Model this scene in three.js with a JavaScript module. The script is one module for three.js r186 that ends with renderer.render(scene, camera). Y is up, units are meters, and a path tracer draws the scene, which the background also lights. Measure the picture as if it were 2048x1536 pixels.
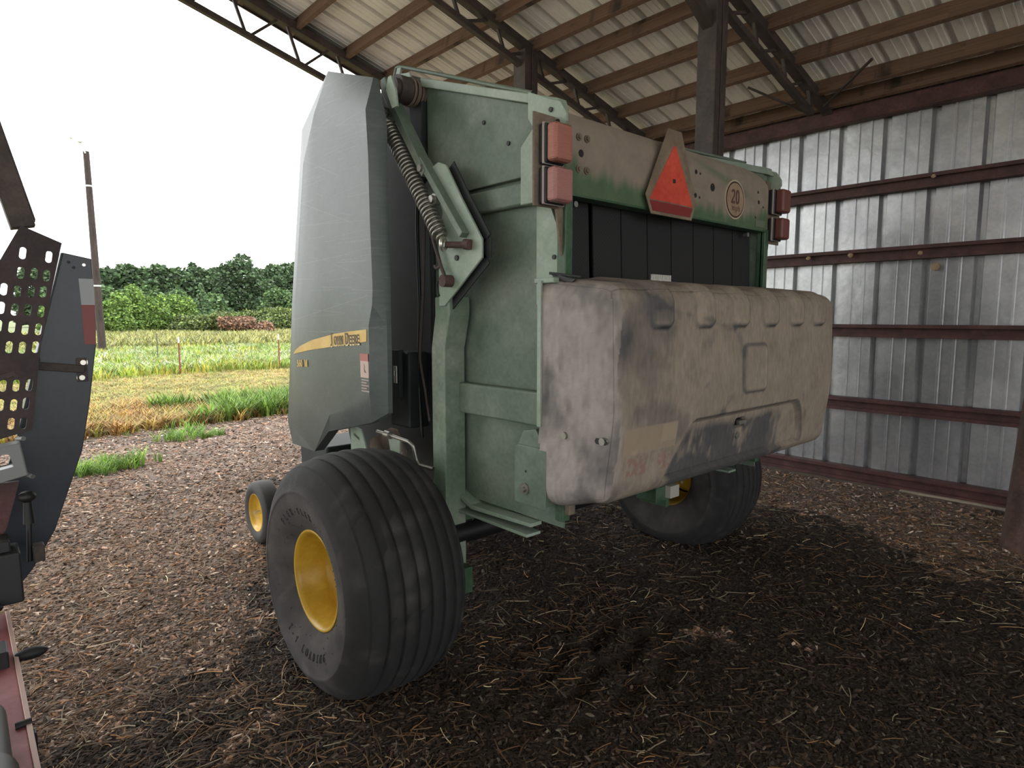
import * as THREE from 'three';
import { RoundedBoxGeometry } from 'three/addons/geometries/RoundedBoxGeometry.js';
import { TextGeometry } from 'three/addons/geometries/TextGeometry.js';
import { FontLoader } from 'three/addons/loaders/FontLoader.js';
import { ImprovedNoise } from 'three/addons/math/ImprovedNoise.js';
import { mergeGeometries, mergeVertices, toCreasedNormals } from 'three/addons/utils/BufferGeometryUtils.js';

// ---------------------------------------------------------------- camera, sky, exposure
const renderer = new THREE.WebGLRenderer({ antialias: true });
renderer.toneMapping = THREE.LinearToneMapping;
renderer.toneMappingExposure = 1.8;
renderer.shadowMap.enabled = true;
const scene = new THREE.Scene();
const camera = new THREE.PerspectiveCamera(63.15, 2048 / 1536, 0.05, 900);
camera.rotation.order = 'YXZ';
camera.position.set(0, 1.55, 0);
camera.rotation.set(-0.10600, -0.72958, 0);

// hazy, fully overcast summer sky: bright and almost even, a little brighter overhead
{
  const W = 64, H = 32, d = new Float32Array(W * H * 4);
  for (let j = 0; j < H; j++) for (let i = 0; i < W; i++) {
    const el = ((j + 0.5) / H - 0.5) * Math.PI, s = Math.max(0, Math.sin(el));
    const L = el < 0 ? 0.55 : 1.0 + 0.9 * s;
    const k = (j * W + i) * 4;
    d[k] = L * 0.985; d[k + 1] = L * 1.0; d[k + 2] = L * 1.0; d[k + 3] = 1;
  }
  const t = new THREE.DataTexture(d, W, H, THREE.RGBAFormat, THREE.FloatType);
  t.mapping = THREE.EquirectangularReflectionMapping; t.magFilter = THREE.LinearFilter; t.minFilter = THREE.LinearFilter; t.needsUpdate = true;
  scene.background = t; scene.environment = t;
  scene.backgroundIntensity = scene.environmentIntensity = 1.55;
}
// the sun behind thin cloud: wide and weak, from behind the tree line to the left
const sun = new THREE.DirectionalLight(0xfff2dc, 0.9);
sun.position.set(-9, 22, -20); sun.target.position.set(0, 0, -8);
sun.castShadow = true; sun.shadow.radius = 24; sun.shadow.mapSize.set(2048, 2048);
Object.assign(sun.shadow.camera, { left: -40, right: 40, top: 40, bottom: -40, near: 1, far: 120 });
scene.add(sun, sun.target);

// ---------------------------------------------------------------- helpers
const V = (x, y, z) => new THREE.Vector3(x, y, z);
const lerp = (a, b, t) => a + (b - a) * t, clamp = (x, a, b) => Math.min(b, Math.max(a, x));
const sstep = (a, b, x) => { const t = clamp((x - a) / (b - a), 0, 1); return t * t * (3 - 2 * t); };
function rng(seed) { let a = seed >>> 0; return () => { a = (a + 0x6D2B79F5) | 0; let t = Math.imul(a ^ (a >>> 15), 1 | a); t = (t + Math.imul(t ^ (t >>> 7), 61 | t)) ^ t; return ((t ^ (t >>> 14)) >>> 0) / 4294967296; }; }
const IN = new ImprovedNoise();
const n3 = (x, y, z) => IN.noise(x + 11.3, y + 5.7, z + 3.1);
const fbm = (x, y, z, o = 4) => { let s = 0, a = 0.5, f = 1; for (let i = 0; i < o; i++) { s += a * n3(x * f, y * f, z * f + i * 7.7); a *= 0.5; f *= 2.03; } return s; };   // about -0.6..0.6
const S = (r, g, b) => new THREE.Color().setRGB(r / 255, g / 255, b / 255, THREE.SRGBColorSpace);   // sRGB bytes -> colour
const used = new Map();
function numbered(n) { const k = used.get(n) ?? 0; used.set(n, k + 1); return k ? n + '_' + String(k).padStart(3, '0') : n; }
function shadows(o) { o.castShadow = true; o.receiveShadow = true; return o; }
const norm = (g) => { let q = g.index ? g.toNonIndexed() : g; for (const a of Object.keys(q.attributes)) if (!['position', 'normal', 'uv', 'color'].includes(a)) q.deleteAttribute(a); return q; };
function join(gs) {
  gs = gs.flat(9).map(norm);
  const col = gs.some((g) => g.attributes.color);
  for (const g of gs) {
    const n = g.attributes.position.count;
    if (!g.attributes.uv) g.setAttribute('uv', new THREE.BufferAttribute(new Float32Array(n * 2), 2));
    if (!g.attributes.normal) g.computeVertexNormals();
    if (col && !g.attributes.color) g.setAttribute('color', new THREE.BufferAttribute(new Float32Array(n * 3).fill(1), 3));
  }
  return gs.length === 1 ? gs[0].clone() : mergeGeometries(gs, false);
}
// uv in metres by the dominant axis of each face
function boxUV(g) {
  const p = g.attributes.position, n = g.attributes.normal, uv = new Float32Array(p.count * 2);
  for (let i = 0; i < p.count; i++) {
    const ax = Math.abs(n.getX(i)), ay = Math.abs(n.getY(i)), az = Math.abs(n.getZ(i));
    if (ax >= ay && ax >= az) { uv[2 * i] = p.getZ(i); uv[2 * i + 1] = p.getY(i); }
    else if (ay >= az) { uv[2 * i] = p.getX(i); uv[2 * i + 1] = p.getZ(i); }
    else { uv[2 * i] = p.getX(i); uv[2 * i + 1] = p.getY(i); }
  }
  g.setAttribute('uv', new THREE.BufferAttribute(uv, 2)); return g;
}
// a thing: Group at its base; part(): one mesh under a thing or part. Shapes are given in world metres and moved into the thing's own frame.
function thing(name, label, category, base = [0, 0, 0], group) {
  const o = new THREE.Group(); o.name = numbered(name); o.position.set(...base); scene.add(o);
  o.userData = { label, category }; if (group) o.userData.group = group;
  o.userData.origin = undefined; delete o.userData.origin; o._base = V(...base); return o;
}
function holder(name, parent) { const o = new THREE.Group(); o.name = name; parent.add(o); o._base = parent._base; return o; }
function part(name, gs, m, parent, label, keepUV) {
  const g = join([gs]);
  if (!keepUV) boxUV(g);
  if (parent._base) g.translate(-parent._base.x, -parent._base.y, -parent._base.z);
  const o = shadows(new THREE.Mesh(g, m)); o.name = name; if (label) o.userData.label = label;
  o._base = parent._base; parent.add(o); return o;
}
function struct(name) { const o = new THREE.Group(); o.name = name; o.userData.kind = 'structure'; o._base = V(0, 0, 0); scene.add(o); return o; }
function box(x0, x1, y0, y1, z0, z1, r = 0.004) {
  const w = Math.abs(x1 - x0), h = Math.abs(y1 - y0), d = Math.abs(z1 - z0), rr = Math.min(r, w * 0.45, h * 0.45, d * 0.45);
  const g = rr > 0.0008 ? new RoundedBoxGeometry(w, h, d, 2, rr) : new THREE.BoxGeometry(w, h, d);
  return g.translate((x0 + x1) / 2, (y0 + y1) / 2, (z0 + z1) / 2);
}
function shapeOf(pts, holes = []) {
  const s = new THREE.Shape(pts.map(([a, b]) => new THREE.Vector2(a, b)));
  for (const h of holes) s.holes.push(new THREE.Path(h.map(([a, b]) => new THREE.Vector2(a, b))));
  return s;
}
const bev = (b) => b ? { bevelEnabled: true, bevelThickness: b, bevelSize: b, bevelOffset: -b, bevelSegments: 2 } : { bevelEnabled: false };
// outline in (z, y), pushed out along x
function polyX(pts, x0, x1, b = 0, holes = []) {
  const g = new THREE.ExtrudeGeometry(shapeOf(pts.map(([z, y]) => [-z, y]), holes.map((h) => h.map(([z, y]) => [-z, y]))), { depth: Math.abs(x1 - x0) - 2 * b, ...bev(b), curveSegments: 12 });
  return g.rotateY(Math.PI / 2).translate(Math.min(x0, x1) + b, 0, 0);
}
// outline in (x, y), pushed out along z
function polyZ(pts, z0, z1, b = 0, holes = []) {
  const g = new THREE.ExtrudeGeometry(shapeOf(pts, holes), { depth: Math.abs(z1 - z0) - 2 * b, ...bev(b), curveSegments: 12 });
  return g.translate(0, 0, Math.min(z0, z1) + b);
}
function cyl(a, b, r0, r1 = r0, seg = 18) {
  a = V(...a); b = V(...b); const d = b.clone().sub(a), L = d.length();
  const g = new THREE.CylinderGeometry(r1, r0, L, seg, 1);
  return g.applyQuaternion(new THREE.Quaternion().setFromUnitVectors(V(0, 1, 0), d.normalize())).translate((a.x + b.x) / 2, (a.y + b.y) / 2, (a.z + b.z) / 2);
}
function tube(pts, r, n = 40, rad = 8) { return new THREE.TubeGeometry(new THREE.CatmullRomCurve3(pts.map((p) => V(...p)), false, 'catmullrom', 0.15), n, r, rad); }
// a square bar between two points; up decides its turn
function bar(a, b, w, h, up = [0, 1, 0], r = 0.003) {
  a = V(...a); b = V(...b); const d = b.clone().sub(a), L = d.length(); d.normalize();
  const x = V(...up).cross(d).normalize(), y = d.clone().cross(x);
  const g = r ? new RoundedBoxGeometry(w, h, L, 1, Math.min(r, w * 0.4, h * 0.4)) : new THREE.BoxGeometry(w, h, L);
  return g.applyMatrix4(new THREE.Matrix4().makeBasis(x, y, d)).translate((a.x + b.x) / 2, (a.y + b.y) / 2, (a.z + b.z) / 2);
}
// surface of revolution about the x axis: profile of [x, r]
function latheX(prof, cy, cz, seg = 72) {
  const g = new THREE.LatheGeometry(prof.map(([x, r]) => new THREE.Vector2(r, x)), seg);
  return g.rotateZ(-Math.PI / 2).translate(0, cy, cz);
}
function mirrorX(g, c) {                                           // a mirrored copy about the plane x = c, winding kept
  const q = norm(g.clone()), p = q.attributes.position, nn = q.attributes.normal;
  for (let i = 0; i < p.count; i++) { p.setX(i, 2 * c - p.getX(i)); if (nn) nn.setX(i, -nn.getX(i)); }
  for (const k of Object.keys(q.attributes)) { const a = q.attributes[k], s = a.itemSize; for (let i = 0; i < a.count; i += 3) for (let c2 = 0; c2 < s; c2++) { const t = a.array[(i + 1) * s + c2]; a.array[(i + 1) * s + c2] = a.array[(i + 2) * s + c2]; a.array[(i + 2) * s + c2] = t; } }
  return q;
}
function paint(g, fn) {                                            // vertex colours from a function of the place
  const p = g.attributes.position, c = new Float32Array(p.count * 3), col = new THREE.Color();
  for (let i = 0; i < p.count; i++) { fn(p.getX(i), p.getY(i), p.getZ(i), col); c[3 * i] = col.r; c[3 * i + 1] = col.g; c[3 * i + 2] = col.b; }
  g.setAttribute('color', new THREE.BufferAttribute(c, 3)); return g;
}
// tileable noise for textures
function tileNoise(N, seed, cells, oct = 5) {
  const out = new Float32Array(N * N); let amp = 1, tot = 0;
  for (let o = 0; o < oct; o++) {
    const c = cells << o, r = rng(seed + o * 101), grid = new Float32Array(c * c).map(() => r());
    for (let j = 0; j < N; j++) for (let i = 0; i < N; i++) {
      const x = i / N * c, y = j / N * c, x0 = Math.floor(x), y0 = Math.floor(y), fx = x - x0, fy = y - y0, sx = fx * fx * (3 - 2 * fx), sy = fy * fy * (3 - 2 * fy);
      const g = (a, b) => grid[(b % c) * c + (a % c)];
      out[j * N + i] += amp * lerp(lerp(g(x0, y0), g(x0 + 1, y0), sx), lerp(g(x0, y0 + 1), g(x0 + 1, y0 + 1), sx), sy);
    }
    tot += amp; amp *= 0.55;
  }
  return out.map((v) => v / tot);
}
function tex(N, M, fn, srgb = true, rep = [1, 1]) {
  const d = new Uint8Array(N * M * 4);
  for (let j = 0; j < M; j++) for (let i = 0; i < N; i++) { const c = fn(i, j); const k = (j * N + i) * 4; d[k] = clamp(c[0], 0, 255); d[k + 1] = clamp(c[1], 0, 255); d[k + 2] = clamp(c[2], 0, 255); d[k + 3] = 255; }
  const t = new THREE.DataTexture(d, N, M); t.wrapS = t.wrapT = THREE.RepeatWrapping; t.magFilter = THREE.LinearFilter; t.minFilter = THREE.LinearMipmapLinearFilter; t.generateMipmaps = true;
  if (srgb) t.colorSpace = THREE.SRGBColorSpace; t.repeat.set(...rep); t.needsUpdate = true; return t;
}
const NA = tileNoise(256, 7, 4), NB = tileNoise(256, 19, 16, 4), NC = tileNoise(256, 43, 64, 2);
const at = (A, i, j, N = 256) => A[((j % N) + N) % N * N + ((i % N) + N) % N];
// two colours mixed by coarse noise, fine grain on top
const mottled = (a, b, grain = 14, rep = [1, 1], k = 3) => tex(256, 256, (i, j) => { const t = clamp((at(NA, i, j) - 0.5) * k + 0.5, 0, 1), g = (at(NC, i, j) - 0.5) * grain + (at(NB, i, j) - 0.5) * grain; return [0, 1, 2].map((c) => lerp(a[c], b[c], t) + g); }, true, rep);
const grainBump = tex(256, 256, (i, j) => { const v = (at(NC, i, j) * 0.6 + at(NB, i, j) * 0.4) * 255; return [v, v, v]; }, false, [3, 3]);
const waveBump = tex(256, 256, (i, j) => { const v = at(NA, i, j) * 255; return [v, v, v]; }, false, [1.3, 1.3]);
const M = (o) => new THREE.MeshStandardMaterial({ roughness: 0.7, metalness: 0, ...o });

const mat = {
  shieldX: M({ map: mottled([128, 137, 128], [141, 149, 140], 10, [1, 1]), roughness: 0.42, bumpMap: waveBump, bumpScale: 0.002 }),
  green: M({ map: mottled([88, 104, 91], [110, 120, 107], 16, [1.2, 1.2]), roughness: 0.55 }),
  greenDeep: M({ map: mottled([46, 76, 52], [74, 96, 76], 16, [1.5, 1.5]), roughness: 0.5 }),
  greenPale: M({ map: mottled([128, 146, 130], [146, 158, 146], 12, [1.5, 1.5]), roughness: 0.5 }),
  body: M({ map: mottled([24, 30, 31], [36, 42, 42], 8, [1.5, 1.5]), roughness: 0.7 }),
  dark: M({ color: S(34, 35, 38), roughness: 0.6 }),
  black: M({ color: S(22, 22, 24), roughness: 0.55 }),
  steel: M({ color: S(150, 148, 142), roughness: 0.4, metalness: 0.85 }),
  zinc: M({ color: S(205, 203, 196), roughness: 0.28, metalness: 0.9 }),
  dusty: M({ map: mottled([104, 92, 80], [126, 112, 98], 16, [2, 2]), roughness: 0.9 }),
  dust: M({ vertexColors: true, roughness: 0.85, bumpMap: grainBump, bumpScale: 0.0015 }),
  rubber: M({ map: mottled([224, 224, 226], [255, 255, 255], 14, [2, 2]), vertexColors: true, roughness: 0.86, bumpMap: grainBump, bumpScale: 0.0012 }),
  rubberMark: M({ color: S(24, 23, 23), roughness: 0.8 }),
  belt: M({ roughness: 0.8, map: tex(64, 64, (i, j) => { const a = (i + j) % 16 < 3 || (i - j + 64) % 16 < 3 ? 14 : 0; return [27 + a, 27 + a, 29 + a]; }, true, [14, 14]) }),
  yellow: M({ map: mottled([182, 144, 40], [200, 162, 58], 10, [3, 3]), roughness: 0.4 }),
  lensRed: M({ color: S(166, 108, 96), roughness: 0.5, bumpMap: tex(32, 64, (i, j) => { const v = j % 8 < 4 ? 200 : 90; return [v, v, v]; }, false, [1, 24]), bumpScale: 0.002 }),
  lensDark: M({ color: S(104, 58, 52), roughness: 0.5 }),
  smvRed: M({ map: mottled([186, 62, 46], [206, 78, 58], 14, [3, 3]), roughness: 0.6 }),
  smvDeep: M({ color: S(120, 34, 34), roughness: 0.5 }),
  decalYellow: M({ map: mottled([204, 168, 88], [216, 182, 104], 8, [4, 4]), roughness: 0.5 }),
  decalBrown: M({ color: S(92, 74, 58), roughness: 0.6 }),
  decalPale: M({ color: S(222, 206, 156), roughness: 0.5 }),
  rust: M({ map: mottled([66, 48, 43], [86, 62, 53], 16, [2, 2]), roughness: 0.75 }),
  redOxide: M({ map: mottled([62, 34, 33], [80, 46, 43], 14, [2, 2]), roughness: 0.6 }),
  darkSteel: M({ map: mottled([58, 50, 48], [76, 65, 60], 14, [2, 2]), roughness: 0.65 }),
  tin: M({ map: mottled([172, 173, 176], [192, 193, 195], 16, [0.8, 0.8]), roughness: 0.33, metalness: 0.85, bumpMap: waveBump, bumpScale: 0.003 }),
  roof: M({ map: mottled([232, 230, 224], [242, 240, 236], 8, [0.7, 0.7]), roughness: 0.55 }),
  concrete: M({ map: mottled([120, 110, 98], [150, 138, 122], 16, [1, 1]), roughness: 0.9 }),
};
{ // sawn purlin timber: grain along the board, dark damp streaks and stains
  const r = rng(5); const knots = [...Array(10)].map(() => [r() * 256, r() * 256, 3 + r() * 5]);
  mat.timber = M({ roughness: 0.85, map: tex(256, 256, (i, j) => {
    let v = at(NB, i >> 3, j * 3) * 0.6 + at(NC, i >> 4, j * 2) * 0.4; const st = clamp((at(NA, i, j >> 2) - 0.55) * 6, 0, 1) * clamp((at(NB, i * 2, 3) - 0.45) * 5, 0, 1);
    for (const [a, b, s] of knots) v -= 0.5 * Math.exp(-((i - a) ** 2 + (j - b) ** 2) / (2 * s * s));
    return [lerp(lerp(84, 128, v), 40, st), lerp(lerp(64, 100, v), 33, st), lerp(lerp(52, 82, v), 29, st)]; }, true, [0.7, 2]) });
}
const font = await new FontLoader().loadAsync('fonts/droid/droid_sans_bold.typeface.json');
const text = (s, size, depth) => new TextGeometry(s, { font, size, depth, curveSegments: 5, bevelEnabled: false });

// ---------------------------------------------------------------- ground
const RX = -1.5, roofY = (x) => 5.257 - 0.27 * (x > RX ? x : 2 * RX - x);          // underside of the roof sheets
function groundY(x, z) {
  let h = 0.022 * fbm(x * 1.1, 0, z * 1.1, 4) + 0.014 * fbm(x * 6, 3, z * 6, 3);
  // earth pushed up in lug prints behind the near wheel
  const lx = (x - 2.1), lz = (z + 1.72), m = Math.exp(-(lx * lx) / 0.28 - (lz * lz) / 0.10);
  if (m > 0.02) { const a = lz + 0.35 * lx; h += m * 0.035 * (sstep(0.25, 0.75, Math.sin(a * 34 + Math.sign(Math.sin(lx * 9)) * 1.6) * 0.5 + 0.5) - 0.5); }
  for (const [wx, wz] of [[1.27, -2.43], [3.78, -2.43], [1.53, -4.3]]) { const d2 = ((x - wx) / 0.33) ** 2 + ((z - wz) / 0.26) ** 2; h = lerp(h, -0.004, Math.exp(-d2 * 1.4)); }
  h += 0.02 * sstep(3.0, 3.9, x) * sstep(-0.6, -1.6, z);
  h += (z < -9 ? 0.05 * fbm(x * 0.25, 9, z * 0.25, 3) : 0);
  return h;
}
// where the pale dry bark and gravel lies: the yard, the strip along the wall, and scattered islands between; other soil takes painted barn shade
function dryLitSoil(x, z) {
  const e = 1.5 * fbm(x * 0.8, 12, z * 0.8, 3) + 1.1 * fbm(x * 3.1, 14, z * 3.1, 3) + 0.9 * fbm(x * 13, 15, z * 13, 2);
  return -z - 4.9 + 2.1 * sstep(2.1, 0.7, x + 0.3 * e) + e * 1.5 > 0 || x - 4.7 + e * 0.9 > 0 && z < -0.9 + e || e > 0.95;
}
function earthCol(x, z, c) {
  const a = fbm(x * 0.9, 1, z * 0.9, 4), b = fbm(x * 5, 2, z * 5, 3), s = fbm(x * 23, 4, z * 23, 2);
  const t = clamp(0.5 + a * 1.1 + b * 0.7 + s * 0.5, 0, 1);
  const k = dryLitSoil(x, z) ? 0.88 : 0.20 + 0.1 * b;                     // dry bark yard against trodden compost, darkened further as painted shade under the roof
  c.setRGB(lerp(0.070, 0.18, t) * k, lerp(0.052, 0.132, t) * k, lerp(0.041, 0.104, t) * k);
  if (x < -0.9 + 0.8 * fbm(x * 2, 31, z * 2, 3) || z > 2.5 + fbm(x * 2, 33, z * 2, 3)) { const q = 1 + 0.5 * b + 0.5 * s; c.setRGB(0.36 * q, 0.33 * q, 0.285 * q); return c; }   // pale gravel assumed on the unseen barn floor, added to bounce light onto the roof
  const red = clamp(fbm(x * 1.7 + 4, 7, z * 1.7, 3) * 2.2, 0, 1); c.r *= 1 + 0.25 * red; c.b *= 1 - 0.2 * red;
  return c;
}
function gridMesh(xs, zs, hf, cf) {
  const nx = xs.length, nz = zs.length, p = new Float32Array(nx * nz * 3), c = new Float32Array(nx * nz * 3), idx = [], col = new THREE.Color();
  for (let j = 0; j < nz; j++) for (let i = 0; i < nx; i++) { const k = (j * nx + i) * 3; p[k] = xs[i]; p[k + 1] = hf(xs[i], zs[j]); p[k + 2] = zs[j]; cf(xs[i], zs[j], col); c[k] = col.r; c[k + 1] = col.g; c[k + 2] = col.b; }
  for (let j = 0; j < nz - 1; j++) for (let i = 0; i < nx - 1; i++) { const a = j * nx + i, b = a + 1, d = a + nx, e = d + 1; idx.push(a, d, b, b, d, e); }
  const g = new THREE.BufferGeometry(); g.setAttribute('position', new THREE.BufferAttribute(p, 3)); g.setAttribute('color', new THREE.BufferAttribute(c, 3)); g.setIndex(idx); g.computeVertexNormals();
  const uv = new Float32Array(nx * nz * 2); for (let i = 0; i < nx * nz; i++) { uv[2 * i] = p[3 * i]; uv[2 * i + 1] = p[3 * i + 2]; } g.setAttribute('uv', new THREE.BufferAttribute(uv, 2));
  return g;
}
function steps(...seg) { const o = []; for (const [a, b, s] of seg) { const n = Math.max(1, Math.round(Math.abs(b - a) / s)); for (let i = 0; i < n; i++) o.push(lerp(a, b, i / n)); } o.push(seg[seg.length - 1][1]); return o; }
const groundMat = M({ vertexColors: true, roughness: 0.95, bumpMap: grainBump, bumpScale: 0.006 });
{
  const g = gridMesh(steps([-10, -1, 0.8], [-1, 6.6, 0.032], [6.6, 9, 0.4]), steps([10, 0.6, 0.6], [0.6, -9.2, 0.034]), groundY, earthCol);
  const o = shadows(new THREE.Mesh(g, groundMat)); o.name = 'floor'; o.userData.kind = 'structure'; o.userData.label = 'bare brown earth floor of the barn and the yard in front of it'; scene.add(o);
}
// the meadow beyond the yard: dry, mown and rank bands of grass
function fieldCol(x, z, c) {
  const d = -z, w = 1.4 * fbm(x * 0.3, 2, z * 0.3, 3), n = fbm(x * 1.6, 6, z * 1.6, 3), n2 = fbm(x * 6, 1, z * 6, 2);
  const mix = (r, g, b, t) => { c.r = lerp(c.r, r, t); c.g = lerp(c.g, g, t); c.b = lerp(c.b, b, t); };
  earthCol(x, z, c);
  mix(0.36, 0.30, 0.11, sstep(9.4, 10.4, d + w));
  mix(0.27, 0.30, 0.075, sstep(11.5, 13, d + w) * (0.75 + n));
  mix(0.36, 0.24, 0.10, sstep(15.6, 16.6, d + w) * (1 - sstep(18, 19, d + w)) * clamp(0.6 + n * 2, 0, 1));
  mix(0.28, 0.36, 0.09, sstep(18, 19.5, d + w));
  mix(0.30, 0.33, 0.16, sstep(24, 30, d + w * 3) * clamp(0.6 + n, 0, 1));
  mix(0.30, 0.29, 0.14, sstep(38, 46, d + w * 5));
  mix(0.20, 0.24, 0.10, sstep(66, 74, d));
  const k = 0.58 * (1 + 0.5 * n + 0.35 * n2); c.r *= k; c.g *= k; c.b *= k;
}
{
  const g = gridMesh(steps([-120, -20, 5], [-20, -2, 0.7], [-2, 12, 0.12], [12, 45, 0.6], [45, 240, 8]), steps([-9.2, -20, 0.12], [-20, -50, 0.4], [-50, -90, 1.5], [-90, -420, 15]), (x, z) => groundY(x, z), fieldCol);
  const o = shadows(new THREE.Mesh(g, groundMat)); o.name = 'meadow_ground'; o.userData.kind = 'structure'; scene.add(o);
  const bounceGravel = (x, z, c) => { const k = 1 + 0.3 * fbm(x, 3, z, 3); c.setRGB(0.40 * k, 0.37 * k, 0.32 * k); };  // unseen pale yard, added to bounce light into the barn
  const g2 = gridMesh(steps([9, 240, 12]), steps([60, -9.2, 6]), () => -0.03, fieldCol), g3 = gridMesh(steps([-120, -10, 9]), steps([60, -9.2, 6]), () => -0.03, bounceGravel), g4 = gridMesh(steps([-10, 9, 5]), steps([60, 10, 6]), () => -0.03, bounceGravel);
  const o2 = shadows(new THREE.Mesh(join([g2, g3, g4]), groundMat)); o2.name = 'outer_ground'; o2.userData.kind = 'structure'; scene.add(o2);
}
function stuff(name, geo, m, list, label, category) {                // list of [position, quaternion, scale vector, colour]
  const im = new THREE.InstancedMesh(geo, m, list.length), mm = new THREE.Matrix4();
  list.forEach(([p, q, s, c], i) => { im.setMatrixAt(i, mm.compose(p, q, s)); im.setColorAt(i, c); });
  shadows(im); im.name = name; im.userData = { kind: 'stuff', label, category }; scene.add(im); return im;
}
const eul = (x, y, z) => new THREE.Quaternion().setFromEuler(new THREE.Euler(x, y, z));
// a place in the wedge of ground the barn opens on to; nearer places come up more often
function spot(r, near, far, x0 = -0.12, x1 = 1.0) {
  for (;;) {
    const d = near * Math.pow(far / near, r()), a = lerp(-0.3, 1.85, r()), x = Math.sin(a) * d, z = -Math.cos(a) * d;
    if (x < 6.1 || z < -7) return [x, z];
  }
}
{
  const r = rng(77), list = [];
  const chip = new THREE.IcosahedronGeometry(1, 0); { const p = chip.attributes.position; for (let i = 0; i < p.count; i++) { const x = p.getX(i), y = p.getY(i), z = p.getZ(i), k = 1 + 0.35 * n3(x * 3, y * 3, z * 3); p.setXYZ(i, x * k, y * k, z * k); } chip.computeVertexNormals(); }
  for (let i = 0; i < 285000; i++) {
    const [x, z] = spot(r, 1.6, 13), d = Math.hypot(x, z), s = lerp(0.005, 0.015, r() ** 1.8) * clamp(0.7 + d * 0.09, 0.8, 1.7), y = groundY(x, z);
    if (fbm(x * 0.8, 5, z * 0.8, 3) < -0.28 && r() < 0.6) continue; const dry = dryLitSoil(x, z), kd = dry ? 0.94 : 0.62;  // chips off the dry bark darkened too, following the painted barn shade
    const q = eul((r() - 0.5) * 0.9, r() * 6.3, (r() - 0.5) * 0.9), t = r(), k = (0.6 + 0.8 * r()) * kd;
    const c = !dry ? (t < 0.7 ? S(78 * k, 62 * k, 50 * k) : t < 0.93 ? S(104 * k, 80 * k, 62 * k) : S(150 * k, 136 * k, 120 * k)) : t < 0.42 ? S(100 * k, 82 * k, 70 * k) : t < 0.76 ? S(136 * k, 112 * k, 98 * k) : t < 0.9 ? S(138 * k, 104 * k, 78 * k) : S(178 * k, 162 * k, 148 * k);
    list.push([V(x, y + s * 0.12, z), q, V(s * (0.9 + r() * r() * 2.6), s * (0.2 + 0.25 * r()), s * (0.3 + 0.5 * r())), c]);
  }
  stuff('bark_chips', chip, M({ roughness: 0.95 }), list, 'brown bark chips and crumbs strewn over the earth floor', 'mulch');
}
{
  const r = rng(191), list = [];
  const g = new THREE.BoxGeometry(1, 1, 1, 3, 1, 1); { const p = g.attributes.position; for (let i = 0; i < p.count; i++) { const x = p.getX(i); p.setZ(i, p.getZ(i) + 9 * (0.25 - x * x)); p.setY(i, p.getY(i) + 3 * (0.25 - x * x)); } g.computeVertexNormals(); }
  for (let i = 0; i < 38000; i++) {
    const [x, z] = spot(r, 1.5, 9.5), y = groundY(x, z), hay = clamp(0.35 + 1.6 * fbm(x * 0.7 + 8, 2, z * 0.7, 3) + 0.5 * sstep(2.6, 4.6, x), 0, 1);
    const bare = Math.exp(-(((x - 2.7) / 1.5) ** 2) - (((z + 1.3) / 1.0) ** 2)); if (r() > (0.10 + 0.22 * sstep(1.6, 0.8, x) + 0.9 * hay * hay) * (1 - 0.7 * clamp(bare + fbm(x * 2, 21, z * 2, 3), 0, 1))) continue;
    const L = lerp(0.03, 0.15, r() ** 2.2), w = lerp(0.0016, 0.0034, r()), k = (0.75 + 0.5 * r()) * (r() < 0.12 ? 1.15 : 0.68), t = r();
    const c = t < 0.5 ? S(150 * k, 116 * k, 80 * k) : t < 0.8 ? S(122 * k, 88 * k, 56 * k) : S(200 * k, 182 * k, 150 * k);
    list.push([V(x, y + 0.006 + 0.008 * r(), z), eul((r() - 0.5) * 0.3, r() * 6.3, (r() - 0.5) * 0.35), V(L, w * 0.8, w), c]);
  }
  stuff('straw', g, M({ roughness: 0.8 }), list, 'loose hay stems scattered over the earth floor', 'straw');
}
// grass: a tuft of bent blades
function tuftGeo(n, seed, spread, lean) {
  const r = rng(seed), p = [];
  for (let k = 0; k < n; k++) {
    const a = r() * 6.3, ox = (r() - 0.5) * spread, oz = (r() - 0.5) * spread, h = 0.6 + 0.4 * r(), l = lean * (0.4 + r()), w = 0.035 + 0.02 * r(), ca = Math.cos(a), sa = Math.sin(a);
    const P = (s, t) => { const out = l * t * t; return [ox + ca * out - sa * s * w * (1 - t * 0.75), h * t * (1 - 0.25 * t * lean), oz + sa * out + ca * s * w * (1 - t * 0.75)]; };
    const q = [[-1, 0], [1, 0], [1, 0.5], [-1, 0.5]].map(([s, t]) => P(s, t)), tip = P(0, 1);
    p.push(...q[0], ...q[1], ...q[2], ...q[0], ...q[2], ...q[3], ...q[3], ...q[2], ...tip);
  }
  const g = new THREE.BufferGeometry(); g.setAttribute('position', new THREE.BufferAttribute(new Float32Array(p), 3)); g.computeVertexNormals(); return g;
}
const leafMat = new THREE.MeshPhysicalMaterial({ roughness: 0.85, transmission: 0.25, thickness: 0, side: THREE.DoubleSide });
const grassMat = leafMat;
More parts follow.
